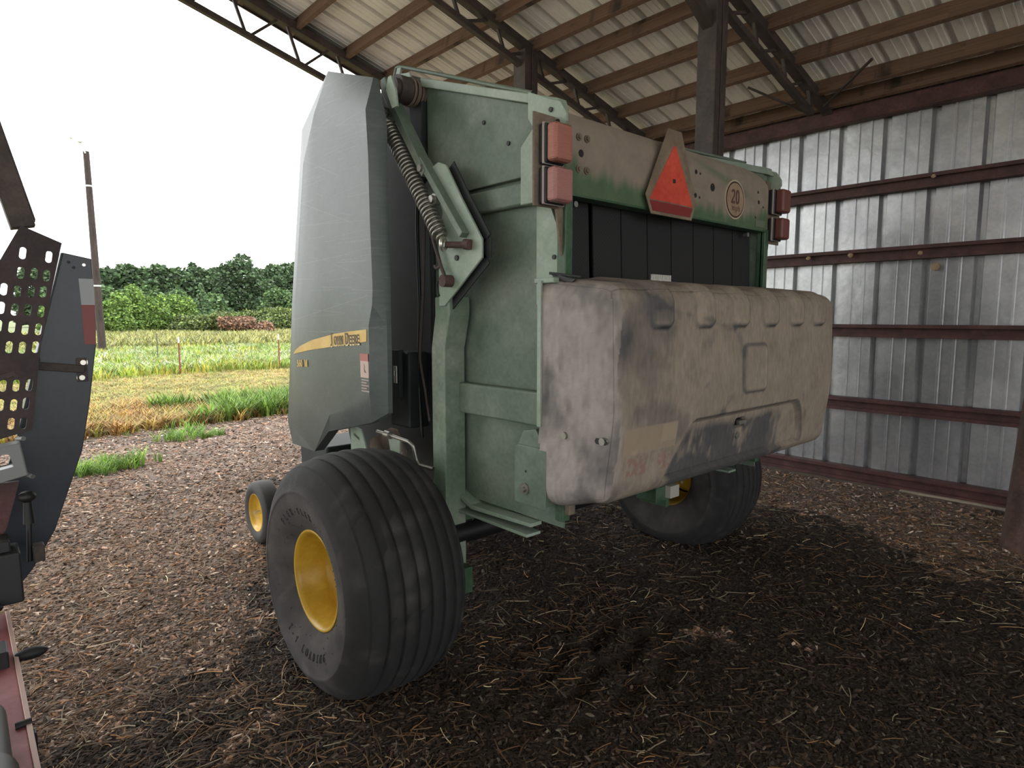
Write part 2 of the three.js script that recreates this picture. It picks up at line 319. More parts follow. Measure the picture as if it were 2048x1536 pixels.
{
  const r = rng(313), dry = [], green = [], mown = [], rank = [], flower = [];
  const place = (list, n, d0, d1, sx, h0, h1, cols, keep) => {
    for (let i = 0; i < n; i++) {
      const d = d0 * Math.pow(d1 / d0, r()), x = d * lerp(-0.14, 0.85, r()) * 0.95 + (r() - 0.5) * 2, z = -d; if (keep && !keep(x, z, r)) continue;
      const h = lerp(h0, h1, r()), k = 0.62 + 0.5 * r(), c = cols[Math.floor(r() * cols.length)];
      list.push([V(x, groundY(x, z) - 0.01, z), eul(0, r() * 6.3, 0), V(h * sx, h, h * sx), S(c[0] * k, c[1] * k, c[2] * k)]);
    }
  };
  const edge = (x, z) => -z + 1.4 * fbm(x * 0.3, 2, z * 0.3, 3);
  place(dry, 6000, 9.2, 12.5, 1, 0.10, 0.30, [[186, 158, 82], [168, 126, 64], [160, 156, 70], [150, 110, 60]], (x, z, q) => edge(x, z) > 9.7 && (x < 3.3 || q() < 0.35));
  place(green, 5200, 9.4, 11.6, 1, 0.22, 0.46, [[104, 140, 46], [124, 152, 54], [90, 124, 42]], (x, z) => edge(x, z) > 9.9 && x > 3.0 + fbm(x, 1, z, 2) * 2.5 && fbm(x * 2, 4, z * 2, 2) > -0.16);
  place(green, 300, 7.2, 9.6, 0.9, 0.10, 0.28, [[112, 160, 56], [140, 178, 70]], (x, z, q) => Math.hypot((x - 1.25) / 0.35, (z + 7.6) / 0.3) < 1 || Math.hypot((x - 2.1) / 0.5, (z + 9.3) / 0.28) < 1);
  place(green, 4200, 7.0, 9.3, 0.9, 0.08, 0.22, [[112, 160, 56], [140, 178, 70]], (x, z) => Math.hypot((x - 1.06) / 0.32, (z + 7.45) / 0.30) < 1 || Math.hypot((x - 2.25) / 0.45, (z + 8.75) / 0.2) < 1);
  place(mown, 15000, 11.6, 19, 1.5, 0.05, 0.13, [[152, 152, 56], [132, 142, 48], [168, 150, 62], [166, 132, 64]]);
  place(rank, 15000, 9.4, 34, 1.3, 0.18, 0.42, [[132, 160, 44], [156, 172, 54], [112, 146, 46], [172, 166, 66]], (x, z) => edge(x, z) > 18.2);
  place(flower, 14000, 19.5, 52, 0.9, 0.2, 0.5, [[176, 186, 146], [140, 160, 96], [200, 204, 180], [122, 146, 74]], (x, z, q) => fbm(x * 0.35, 8, z * 0.35, 3) > -0.12);
  place(rank, 9000, 34, 66, 1.8, 0.35, 0.7, [[164, 158, 90], [146, 148, 78], [128, 136, 68]]);
  const t1 = tuftGeo(9, 3, 0.5, 0.8), t2 = tuftGeo(10, 4, 0.5, 0.55), t3 = tuftGeo(8, 8, 1.6, 0.9), t4 = tuftGeo(8, 12, 0.8, 0.5), t5 = tuftGeo(7, 17, 0.6, 1.2);
  stuff('dry_grass', t1, grassMat, dry, 'dry orange and straw coloured grass along the edge of the yard', 'grass');
  stuff('tall_grass', t2, grassMat, green, 'lush green grass clumps at the edge of the yard', 'grass');
  stuff('mown_grass', t3, grassMat, mown, 'short yellow-green mown grass in front of the fence posts', 'grass');
  stuff('rank_grass', t4, grassMat, rank, 'rank yellow-green grass beyond the fence posts', 'grass');
  stuff('flowering_weeds', t5, grassMat, flower, 'pale white-flowered weeds in the meadow', 'weeds');
}
// ---------------------------------------------------------------- trees, brush, pole, fence posts
const crownMat = new THREE.MeshPhysicalMaterial({ vertexColors: true, roughness: 0.9, transmission: 0.2, thickness: 0, side: THREE.DoubleSide });
const barkMat = M({ color: S(78, 66, 56), roughness: 0.95 });
function crown(blobs, n, size, cols, seed) {                          // leaf sprays over the shells of several round masses
  const r = rng(seed), p = [], c = [], w = blobs.map((b) => b[3] * b[4]), tot = w.reduce((a, b) => a + b, 0);
  for (let i = 0; i < n; i++) {
    let k = 0, t = r() * tot; while (k < blobs.length - 1 && t > w[k]) t -= w[k++];
    const [bx, by, bz, rx, ry] = blobs[k], u = r() * 2 - 1, a = r() * 6.283, rr = 0.72 + 0.36 * r() * r() + 0.12 * n3(a * 2, u * 3, k * 5 + seed), s = Math.sqrt(1 - u * u);
    const x = bx + rx * rr * s * Math.cos(a), y = by + ry * rr * u, z = bz + rx * rr * s * Math.sin(a);
    if (y < 0.05) continue;
    const q = eul((r() - 0.5) * 2.4, r() * 6.3, (r() - 0.5) * 1.6), L = size * (0.6 + 0.8 * r()), col = cols[Math.floor(r() * cols.length)], kk = 0.75 + 0.5 * r(), cc = S(col[0] * kk, col[1] * kk, col[2] * kk);
    const v = [[-0.5, 0, -0.28], [0.1, 0.16, -0.4], [0.6, 0, 0.02], [0.1, -0.1, 0.42], [-0.45, 0.08, 0.3]].map((e) => V(...e).multiplyScalar(L).applyQuaternion(q).add(V(x, y, z)));
    for (const f of [[0, 1, 3], [1, 2, 3], [0, 3, 4]]) for (const m of f) { p.push(v[m].x, v[m].y, v[m].z); c.push(cc.r, cc.g, cc.b); }
  }
  const g = new THREE.BufferGeometry(); g.setAttribute('position', new THREE.BufferAttribute(new Float32Array(p), 3)); g.setAttribute('color', new THREE.BufferAttribute(new Float32Array(c), 3)); g.computeVertexNormals(); return g;
}
function treeBlobs(h, w, seed, k = 9, low = 0.12) {
  const r = rng(seed), b = [[0, h * 0.62, 0, w * 0.36, h * 0.36], [0, h * 0.36, 0, w * 0.42, h * 0.3]];
  for (let i = 0; i < k; i++) { const t = lerp(low, 0.9, i / (k - 1)), a = r() * 6.3, R = w * 0.36 * Math.sin(Math.PI * clamp(t * 0.86 + 0.16, 0, 1)); b.push([Math.cos(a) * R, h * t, Math.sin(a) * R, w * (0.14 + 0.1 * r()), h * (0.08 + 0.07 * r())]); }
  return b;
}
function tree(name, label, cat, x, z, h, w, n, size, cols, seed, group, opt = {}) {
  const t = thing(name, label, cat, [x, 0, z], group);
  part('crown', crown(opt.blobs ?? treeBlobs(h, w, seed, opt.k ?? 9, opt.low ?? 0.12), n, size, cols, seed).translate(x, 0, z), crownMat, t);
  if (opt.trunk !== false) part('trunk', cyl([x, -0.1, z], [x + w * 0.02, h * 0.6, z], h * 0.022, h * 0.01, 7), barkMat, t);
  return t;
}
{
  const far = [[66, 90, 54], [56, 78, 48], [76, 98, 58], [62, 82, 52]], far2 = [[76, 102, 58], [86, 110, 62], [66, 90, 52]];
  const r = rng(900), R = (px) => 0.1407 + (px - 200) * 0.000705;      // lateral metres per metre of depth along the old tree row
  let i = 0;
  for (const [px, h, w] of [[120, 9.6, 9], [165, 9.9, 9], [205, 9.6, 9], [235, 9.2, 8], [265, 10.1, 8], [296, 9.5, 8], [322, 10.3, 8.5], [352, 9.9, 7.5], [378, 10.6, 6], [402, 10.1, 8], [430, 10.2, 8], [518, 10.6, 8], [545, 11.2, 8], [572, 11.6, 8], [600, 12.4, 9], [640, 12, 9], [690, 12, 9]]) {
    const z = -(118 + 10 * r());
    tree('woodland_tree', 'dark green woodland tree standing in the far tree row', 'tree', R(px) * -z, z, h * (-z / 118), w, 4200, 0.52, far, 40 + i++, 'trees of the far row');
  }
  tree('broad_tree', 'tall broad round-topped dark tree rising above the far tree row', 'tree', 0.335 * 112, -112, 12.0, 11, 9000, 0.42, [[58, 80, 48], [50, 70, 44], [66, 88, 52]], 77, undefined, { k: 16, low: 0.16 });
  for (const [px, h, w] of [[150, 4.6, 6], [225, 5.4, 5], [262, 5.2, 5], [300, 5.8, 5], [345, 5.2, 5], [415, 5.0, 6], [560, 6.2, 7], [610, 6, 6]]) {
    const z = -(92 + 6 * r());
    tree('understorey_tree', 'smaller mid-green tree in front of the far tree row', 'tree', R(px) * -z, z, h, w, 3000, 0.40, far2, 140 + i++, 'understorey trees');
  }
  tree('cedar_tree', 'pointed dark cedar sapling behind the brambles', 'tree', R(396) * 72, -72, 5.2, 3.0, 3000, 0.24, [[84, 112, 74], [72, 98, 64], [98, 120, 78]], 201, undefined, { blobs: [[0, 0.9, 0, 1.5, 0.9], [0, 2.0, 0, 1.15, 0.9], [0, 3.1, 0, 0.8, 0.8], [0, 4.0, 0, 0.45, 0.7], [0, 4.7, 0, 0.2, 0.5]] });
  const lime = [[112, 140, 62], [126, 152, 70], [98, 124, 58], [84, 112, 54]];
  for (const [px, h, w] of [[150, 3.2, 3.4], [205, 3.4, 3], [228, 3.0, 3.2], [247, 3.8, 2.6], [272, 4.6, 2.8], [296, 3.5, 2.6], [318, 3.8, 3], [342, 3.9, 2.8], [366, 3.6, 2.6]]) {
    const z = -(63 + 6 * r());
    tree('sapling', 'leafy yellow-green sapling in the thicket behind the meadow', 'sapling', R(px) * -z, z, h, w, 3000, 0.19, lime, 240 + i++, 'yellow-green saplings of the thicket', { k: 8, low: 0.2 });
  }
  const olive = [[82, 98, 50], [98, 112, 56], [68, 82, 46], [110, 124, 60]];
  const bushBlobs = (w, h, s) => { const q = rng(s), b = []; for (let k = 0; k < 9; k++) b.push([(q() - 0.5) * w * 0.8, h * (0.25 + 0.35 * q()), (q() - 0.5) * w * 0.5, w * (0.16 + 0.1 * q()), h * (0.25 + 0.15 * q())]); return b; };
  for (const [px, h, w, d] of [[380, 2.1, 4.5, 62], [405, 2.3, 5, 60], [432, 2.3, 5, 60], [462, 2.8, 5, 72], [505, 2.9, 6, 74], [540, 2.5, 5, 66], [562, 3.0, 5, 70], [590, 3.2, 6, 66], [625, 3, 6, 66], [668, 3, 6, 66]]) {
    const z = -(d + 3 * r());
    tree('bramble_thicket', 'low tangled olive-green bramble thicket behind the meadow', 'bush', R(px) * -z, z, h, w, 3600, 0.20, olive, 300 + i++, 'olive-green brambles', { trunk: false, blobs: bushBlobs(w, h, 300 + i) });
  }
  tree('dead_brush_pile', 'reddish brown dead brush pile beside the green brambles', 'brush', R(488) * 59, -59, 2.0, 5.2, 5200, 0.17, [[128, 96, 74], [112, 78, 62], [148, 116, 88], [104, 84, 70]], 401, undefined, { trunk: false, blobs: bushBlobs(4.8, 1.9, 401) });
}
{ // wooden utility pole, leaning a little to the left
  const t = thing('utility_pole', 'dark leaning wooden utility pole standing in the meadow', 'pole', [4.73, 0, -31.4]);
  part('shaft', cyl([4.73, -0.2, -31.4], [4.62, 8.3, -31.3], 0.155, 0.11, 14), M({ map: mottled([48, 40, 38], [66, 55, 50], 18, [3, 0.6]), roughness: 0.95 }), t);
  part('band', cyl([4.638, 6.9, -31.316], [4.637, 6.96, -31.316], 0.124, 0.124, 14), mat.zinc, t, 'pale metal band'); part('band', cyl([4.692, 2.84, -31.365], [4.692, 2.9, -31.365], 0.148, 0.148, 14), mat.zinc, t, 'pale metal band');
  part('insulator', [cyl([4.58, 8.2, -31.2], [4.42, 8.6, -31.2], 0.03, 0.03, 8), new THREE.SphereGeometry(0.09, 10, 8).translate(4.42, 8.66, -31.2), new THREE.SphereGeometry(0.06, 10, 8).translate(4.12, 8.74, -31.2), cyl([4.42, 8.66, -31.2], [4.1, 8.74, -31.2], 0.012, 0.012, 6)], M({ color: S(190, 190, 188), roughness: 0.4 }), t, 'pale insulator');
}
{
  const posts = [[4.55, -18.6, 1.02, 1], [7.19, -18.4, 1.06, 1], [5.33, -24.6, 1.0, 0]];
  const red = M({ color: S(120, 58, 48), roughness: 0.7 }), grey = M({ color: S(92, 90, 84), roughness: 0.8 }), white = M({ color: S(226, 226, 220), roughness: 0.6 });
  for (const [x, z, h, w] of posts) {
    const t = thing('fence_post', w ? (x < 5 ? 'rusty red fence post with white top, the one nearer to the utility pole' : 'rusty red fence post with white top, the one farther from the utility pole') : 'plain grey fence post without a white top in the meadow', 'fence post', [x, 0, z], w ? 'red fence posts' : undefined);
    part('stem', [box(x - 0.018, x + 0.018, -0.1, h * (w ? 0.85 : 1), z - 0.005, z + 0.005, 0.002), box(x - 0.004, x + 0.004, -0.1, h * (w ? 0.85 : 1), z - 0.03, z, 0.001), ...[...Array(9)].map((_, k) => box(x - 0.01, x + 0.01, 0.1 + k * 0.085, 0.12 + k * 0.085, z + 0.004, z + 0.012, 0.001))], w ? red : grey, t);
    if (w) part('painted_top', [box(x - 0.019, x + 0.019, h * 0.85, h, z - 0.006, z + 0.006, 0.002), box(x - 0.005, x + 0.005, h * 0.85, h, z - 0.031, z, 0.001)], white, t, 'white painted top');
  }
}

// ---------------------------------------------------------------- the barn
// ribbed sheet: profile [along, out] over one pitch, pushed along the third axis
function sheetProfile(pitch, count, depth, wide, minor) {
  const o = [];
  for (let k = 0; k < count; k++) {
    const a = k * pitch, f = (t, d) => o.push([a + t * pitch, d]);
    f(0, 0); f(0.05, depth); f(0.05 + wide, depth); f(0.10 + wide, 0); f(0.40, 0); f(0.415, -minor); f(0.455, -minor); f(0.47, 0); f(0.68, 0); f(0.695, -minor); f(0.735, -minor); f(0.75, 0);
  }
  o.push([count * pitch, 0]);
  const th = 0.0025; return [...o, ...o.slice().reverse().map(([a, d]) => [a, d + th])];
}
{ // right-hand wall: galvanised sheets outside, red steel girts inside
  const w = struct('wall_right'); w.userData.label = 'galvanised ribbed sheet wall with dark red steel girts';
  const pitch = 0.372, xw = 6.32, g0 = new THREE.ExtrudeGeometry(shapeOf(sheetProfile(pitch, 3, 0.05, 0.085, 0.014)), { depth: 3.62, bevelEnabled: false });
  // shape (along, out) -> along = -z, out = +x, height = y
  g0.applyMatrix4(new THREE.Matrix4().makeBasis(V(0, 0, -1), V(1, 0, 0), V(0, -1, 0))).translate(xw, 3.68, 0);
  boxUV(g0); g0.computeVertexNormals();
  for (let k = 0; k < 15; k++) { const o = shadows(new THREE.Mesh(g0, mat.tin)); o.name = 'wall_sheet'; o.position.z = 5.4 + 4 * 3 * pitch - k * 3 * pitch + 0.007; o._base = w._base; w.add(o); }
  const girt = (y, h, d) => { const x1 = xw - 0.012, x0 = x1 - d, t = 0.006; return polyZ([[x1, y - h / 2], [x1, y + h / 2], [x0, y + h / 2], [x0, y + h / 2 - 0.03], [x0 + t, y + h / 2 - 0.03], [x0 + t, y + h / 2 - t], [x1 - t, y + h / 2 - t], [x1 - t, y - h / 2 + t], [x0 + t, y - h / 2 + t], [x0 + t, y - h / 2 + 0.03], [x0, y - h / 2 + 0.03], [x0, y - h / 2]], -6.4, 9.4); };
  const face = (y, h, d) => box(xw - 0.012 - d, xw - 0.004 - d, y - h / 2, y + h / 2, -6.4, 9.4, 0.002);
  for (const [y, h] of [[0.085, 0.13], [0.745, 0.12], [1.43, 0.115], [2.11, 0.115], [2.70, 0.115]]) part('wall_girt', [girt(y, h, 0.1), box(xw - 0.012 - 0.045, xw - 0.012 - 0.035, y - h / 2 + 0.005, y + h / 2 - 0.005, -6.4, 9.4, 0)], mat.redOxide, w, 'dark red steel girt');
  part('eave_beam', [face(3.385, 0.14, 0.09), box(xw - 0.102, xw - 0.012, 3.312, 3.32, -6.4, 9.4, 0), box(xw - 0.102, xw - 0.012, 3.45, 3.457, -6.4, 9.4, 0)], mat.redOxide, w, 'dark red eave beam');
  part('kerb', box(6.17, 6.42, -0.2, 0.03, -1.75, 5.4, 0.012), mat.concrete, w, 'low concrete kerb');
  for (const [z, y, s] of [[-2.28, 2.12, 0.022], [-1.72, 2.10, 0.02], [-1.66, 2.73, 0.018], [-1.62, 1.98, 0.03], [-2.66, 2.12, 0.02]]) {
    const g = new THREE.SphereGeometry(s, 9, 7); const p = g.attributes.position; for (let i = 0; i < p.count; i++) { const k = 1 + 0.4 * n3(p.getX(i) * 60, p.getY(i) * 60, z * 9); p.setXYZ(i, p.getX(i) * 0.6 * k, p.getY(i) * k, p.getZ(i) * k); } g.computeVertexNormals();
    part('mud_nest', g.translate(xw - 0.075 - (y < 2 ? -0.04 : 0.03), y, z), M({ color: S(158, 134, 108), roughness: 0.95 }), w, 'small mud wasp nest');
  }
}
{ // roof sheets on timber purlins, both slopes
  const c = struct('ceiling'); c.userData.label = 'pale ribbed roof sheets on sawn timber purlins';
  const pitch = 0.2336, slope = Math.atan(0.27), len = (6.75 - RX) / Math.cos(slope);
  const g0 = new THREE.ExtrudeGeometry(shapeOf(sheetProfile(pitch, 4, 0.048, 0.16, 0.004)), { depth: len, bevelEnabled: false });
  for (const side of [1, -1]) {
    // along = -z, out = up off the slope, length = down the slope from the ridge
    const down = V(side * Math.cos(slope), -Math.sin(slope), 0), out = V(side * Math.sin(slope), Math.cos(slope), 0);
    const g = g0.clone().applyMatrix4(new THREE.Matrix4().makeBasis(V(0, 0, -1), out, down)).translate(RX, roofY(RX), 0);
    if (side < 0) { const q = norm(g), P = q.attributes.position.array; for (let i = 0; i < P.length; i += 9) for (let k = 0; k < 3; k++) { const t = P[i + 3 + k]; P[i + 3 + k] = P[i + 6 + k]; P[i + 6 + k] = t; } q.computeVertexNormals(); boxUV(q); for (let k = 0; k < 17; k++) { const o = shadows(new THREE.Mesh(q, mat.roof)); o.name = 'roof_sheet'; o.position.z = 5.53 + 16 * pitch - k * 4 * pitch; c.add(o); } continue; }
    g.computeVertexNormals(); boxUV(g);
    for (let k = 0; k < 17; k++) { const o = shadows(new THREE.Mesh(g, mat.roof)); o.name = 'roof_sheet'; o.position.z = 5.53 + 16 * pitch - k * 4 * pitch; c.add(o); }
  }
  const up = V(Math.sin(slope), Math.cos(slope), 0);
  for (const x of [6.19, 5.95, 5.47, 4.98, 4.53, 4.22, 3.77, 3.31, 2.79, 2.3, 1.8, 1.3, 0.75, 0.2, -0.4, -1]) {
    const y = roofY(x), h = 0.13, a = V(x, y - 0.001, 0).addScaledVector(up, -h / 2);
    part('purlin', bar([a.x, a.y, 9.4], [a.x, a.y, -6.42], 0.045, h, up.toArray()), mat.timber, c, 'sawn timber purlin');
  }
  for (const x of [-2, -3, -4, -5, -6, -7, -8, -9, -9.5]) part('purlin', box(x - 0.022, x + 0.022, roofY(x) - 0.13, roofY(x) - 0.005, -6.42, 9.4, 0.002), mat.timber, c);
}
// steel trusses: parallel chords, zigzag web
const CH = 5.137;                                                   // chord line y = CH - 0.27 x
function truss(z, label, chordMat, fancy) {
  const t = thing('roof_truss', label, 'truss', [6.1, 3.4, z]);
  const top = (x) => V(x, CH - 0.27 * x, z), dep = fancy ? 0.33 : 0.23, bot = (x) => V(x, CH - 0.27 * x - dep + (fancy ? 0 : 0.04), z);
  const A = (v) => v.toArray();
  part('top_chord', bar(A(top(-1.4)), A(top(6.3)), 0.085, 0.075), chordMat, t);
  part('bottom_chord', [bar(A(bot(-1.4)), A(bot(5.86)), 0.055, 0.05)], chordMat, t);
  const sp = fancy ? 0.52 : 0.5;
  for (let k = 0; k < 17; k++) {
    const x = 5.8 - k * sp; if (x < -1.2) break;
    part('web_bar', bar(A(top(x - 0.03)), A(bot(x + (fancy ? 0.10 : 0.06))), 0.026, 0.026), chordMat, t);
    if (x + sp < 6.2) part('web_bar', bar(A(bot(x + (fancy ? 0.13 : 0.09))), A(top(x + sp - 0.09)), 0.024, 0.024), chordMat, t);
  }
  for (const x of [5.95, 5.47, 4.98, 4.53, 4.22, 3.77, 3.31, 2.79]) { const y = roofY(x); part('purlin_clip', box(x - 0.034, x - 0.028, y - 0.13, y - 0.02, z - 0.045, z + 0.045, 0), chordMat, t); }
  return t;
}
truss(-2.55, 'dark brown steel roof truss beside the post behind the red triangle', mat.darkSteel);
truss(-4.42, 'dark steel roof truss carried by the post behind the baler top', mat.darkSteel);
truss(-6.28, 'steel truss along the open gable edge with sky behind its web', mat.darkSteel, true);
{ // gable edge flashing
  const t = thing('gable_trim', 'dark flashing strip along the open gable edge of the roof', 'trim', [0, 4, -6.47]);
  part('strip', [bar([-1.45, roofY(-1.45) - 0.02, -6.47], [6.62, roofY(6.62) - 0.02, -6.47], 0.02, 0.2), bar([-1.45, roofY(-1.45) - 0.10, -6.40], [6.62, roofY(6.62) - 0.10, -6.40], 0.16, 0.012)], mat.darkSteel, t);
}
function post(name, label, x, z, s, parts) {
  const t = thing(name, label, 'post', [x, 0, z]);
  const yt = CH - 0.27 * x - 0.05, h = s / 2;
  // two channels welded toe to toe
  part('column', [box(x - h, x - 0.006, -0.3, yt, z - h, z + h, 0.006), box(x + 0.006, x + h, -0.3, yt, z - h, z + h, 0.006), box(x - 0.006, x + 0.006, -0.3, yt, z - h + 0.012, z + h - 0.012, 0)], mat.darkSteel, t);
  parts?.(t, yt, h); return t;
}
post('steel_post', 'dark brown square steel post with diagonal braces behind the red triangle', 4.205, -2.55, 0.15, (t, yt) => {
  part('brace', [bar([4.17, 3.60, -2.55], [3.70, 3.86, -2.55], 0.075, 0.075), bar([4.24, 3.60, -2.55], [4.3, 3.95, -2.55], 0.06, 0.06)], mat.darkSteel, t);
  part('bracket', box(4.27, 4.36, 3.30, 3.37, -2.6, -2.52, 0.003), mat.darkSteel, t);
});
post('steel_post', 'dark steel post with ragged top standing behind the baler roof', 4.12, -4.42, 0.16);
post('steel_post', 'dark steel post at the open gable edge beyond the wall end', 6.0, -6.28, 0.15);
{ // rusty round pipe post
  const t = thing('pipe_post', 'rusty round pipe post standing in the earth near the wall', 'post', [5.17, 0, -0.79]);
  part('pipe', cyl([5.175, -0.3, -0.79], [5.40, CH - 0.27 * 5.4 - 0.05, -0.59], 0.076, 0.076, 32), mat.rust, t);
}
{ // thin stay rods from the truss foot to the purlins
  const t = thing('stay_rod', 'thin dark stay rod slanting from the truss foot to a purlin', 'rod', [6.1, 3.5, -2.5]);
  part('rod', bar([6.06, 3.46, -2.52], [5.62, 3.60, -1.98], 0.018, 0.018), mat.darkSteel, t);
  const t2 = thing('stay_rod', 'thin dark stay rod slanting from the lower truss chord to a purlin', 'rod', [5.7, 3.4, -2.6]);
  part('rod', bar([5.80, 3.37, -2.58], [5.47, 3.60, -2.95], 0.018, 0.018), mat.darkSteel, t2);
}

// ---------------------------------------------------------------- round baler
const CX = 2.53;
const baler = thing('round_baler', 'dusty green round baler with yellow rims parked in the barn', 'baler', [CX, 0, -2.43]);
{ // --- body and chamber between the side sheets
  part('body', polyX([[-1.80, 0.74], [-1.80, 2.20], [-2.72, 2.56], [-3.5, 2.50], [-3.72, 1.3], [-3.5, 0.72], [-2.4, 0.70]], 1.80, 3.26, 0.01), mat.body, baler, 'dark baler body');
  part('top_plate', polyX([[-1.70, 2.27], [-1.70, 2.30], [-2.50, 2.64], [-2.78, 2.755], [-2.95, 2.70], [-3.48, 2.62], [-3.48, 2.59], [-2.95, 2.66], [-2.78, 2.72], [-2.5, 2.615]], 1.735, 3.325, 0), mat.dark, baler, 'dark top plate');
  part('top_rail', [tube([[1.70, 2.60, -2.80], [1.70, 2.755, -2.74], [1.705, 2.71, -2.60], [1.71, 2.50, -2.06], [1.715, 2.40, -1.80]], 0.009, 50, 8), tube([[3.36, 2.60, -2.80], [3.36, 2.755, -2.74], [3.355, 2.71, -2.60], [3.35, 2.50, -2.06], [3.345, 2.40, -1.80]], 0.009, 50, 8)], mat.green, baler);
  // front side walls, in shadow between the shield and the gate
  const wall = polyX([[-2.46, 0.72], [-2.46, 2.56], [-2.78, 2.66], [-3.48, 2.56], [-3.68, 1.2], [-3.4, 0.7]], 1.775, 1.79);
  part('side_wall', wall, mat.body, baler); part('side_wall', mirrorX(wall, CX), mat.body, baler);
}
{ // --- gate side sheets (left and its mirror image)
  const sheet = polyX([[-1.655, 0.72], [-1.655, 2.30], [-2.53, 2.61], [-2.53, 0.72]], 1.752, 1.762);
  const upper = polyX([[-1.675, 2.10], [-1.675, 2.315], [-2.52, 2.615], [-2.52, 2.10]], 1.722, 1.752, 0.004);
  const flangeTop = polyX([[-1.64, 2.305], [-1.655, 2.345], [-2.54, 2.655], [-2.54, 2.615]], 1.70, 1.75, 0.004);
  const band = [box(1.712, 1.755, 1.99, 2.082, -2.36, -1.70, 0.012)];
  const seam = box(1.735, 1.755, 0.75, 2.60, -2.535, -2.505, 0.004);
  const brace = [box(1.700, 1.755, 1.12, 1.258, -2.42, -1.68, 0.010)];
  const ear = polyX([[-1.60, 2.28], [-1.598, 2.25], [-1.62, 2.225], [-1.74, 2.225], [-1.80, 2.30], [-1.80, 2.40], [-1.68, 2.345], [-1.63, 2.325]], 1.690, 1.702, 0.002);
  const hem = polyX([[-1.79, 0.70], [-1.79, 0.715], [-2.18, 0.705], [-2.36, 0.775], [-2.36, 0.755], [-2.18, 0.685]], 1.70, 1.765, 0.002);
  const hem2 = box(1.69, 1.77, 0.655, 0.668, -2.37, -1.80, 0.003);
  const mk = (f, name, m, g, label) => f(name, g, m, label);
  for (const side of [0, 1]) {
    const put = (name, g, m, label) => part(name, [g].flat().map((q) => side ? mirrorX(q, CX) : q), m, baler, label);
    put('gate_side_sheet', sheet, mat.green, side ? undefined : 'dusty green gate side sheet');
    put('gate_upper_plate', upper, mat.green); put('gate_top_flange', flangeTop, mat.greenPale); put('gate_rail', band, mat.green);
    put('gate_hinge_seam', seam, mat.body); put('gate_brace', brace, mat.green); put('lifting_ear', ear, mat.greenPale); put('bottom_hem', [hem, hem2], mat.greenPale);
    // rear corner channel, lamp plate and lower post
    put('corner_channel', [polyX([[-1.70, 1.985], [-1.70, 2.285], [-1.745, 2.285], [-1.842, 2.205], [-1.842, 1.985]], 1.690, 1.728, 0.005)], mat.greenPale);
    put('lamp_plate', [polyZ([[1.585, 1.95], [1.585, 2.275], [1.775, 2.275], [1.775, 1.70], [1.725, 1.80], [1.70, 1.95]], -1.665, -1.655, 0.002)], mat.dusty);
    put('corner_post', [box(1.735, 1.775, 0.75, 2.02, -1.685, -1.640, 0.004)], mat.greenDeep);
    put('rear_gusset', polyX([[-1.66, 1.60], [-1.66, 1.84], [-1.73, 1.985], [-1.80, 1.985], [-1.80, 1.60]], 1.738, 1.750, 0.002), mat.greenPale);
    const bolts = [[1.690, 2.305, -1.675], [1.690, 2.255, -1.64], [1.722, 2.36, -2.10], [1.722, 2.245, -1.945], [1.712, 2.035, -1.80], [1.738, 1.78, -1.70]];
    for (const [x, y, z] of bolts) put('bolt', cyl([x - 0.006, y, z], [x + 0.004, y, z], 0.009, 0.009, 10), mat.dark);
  }
}
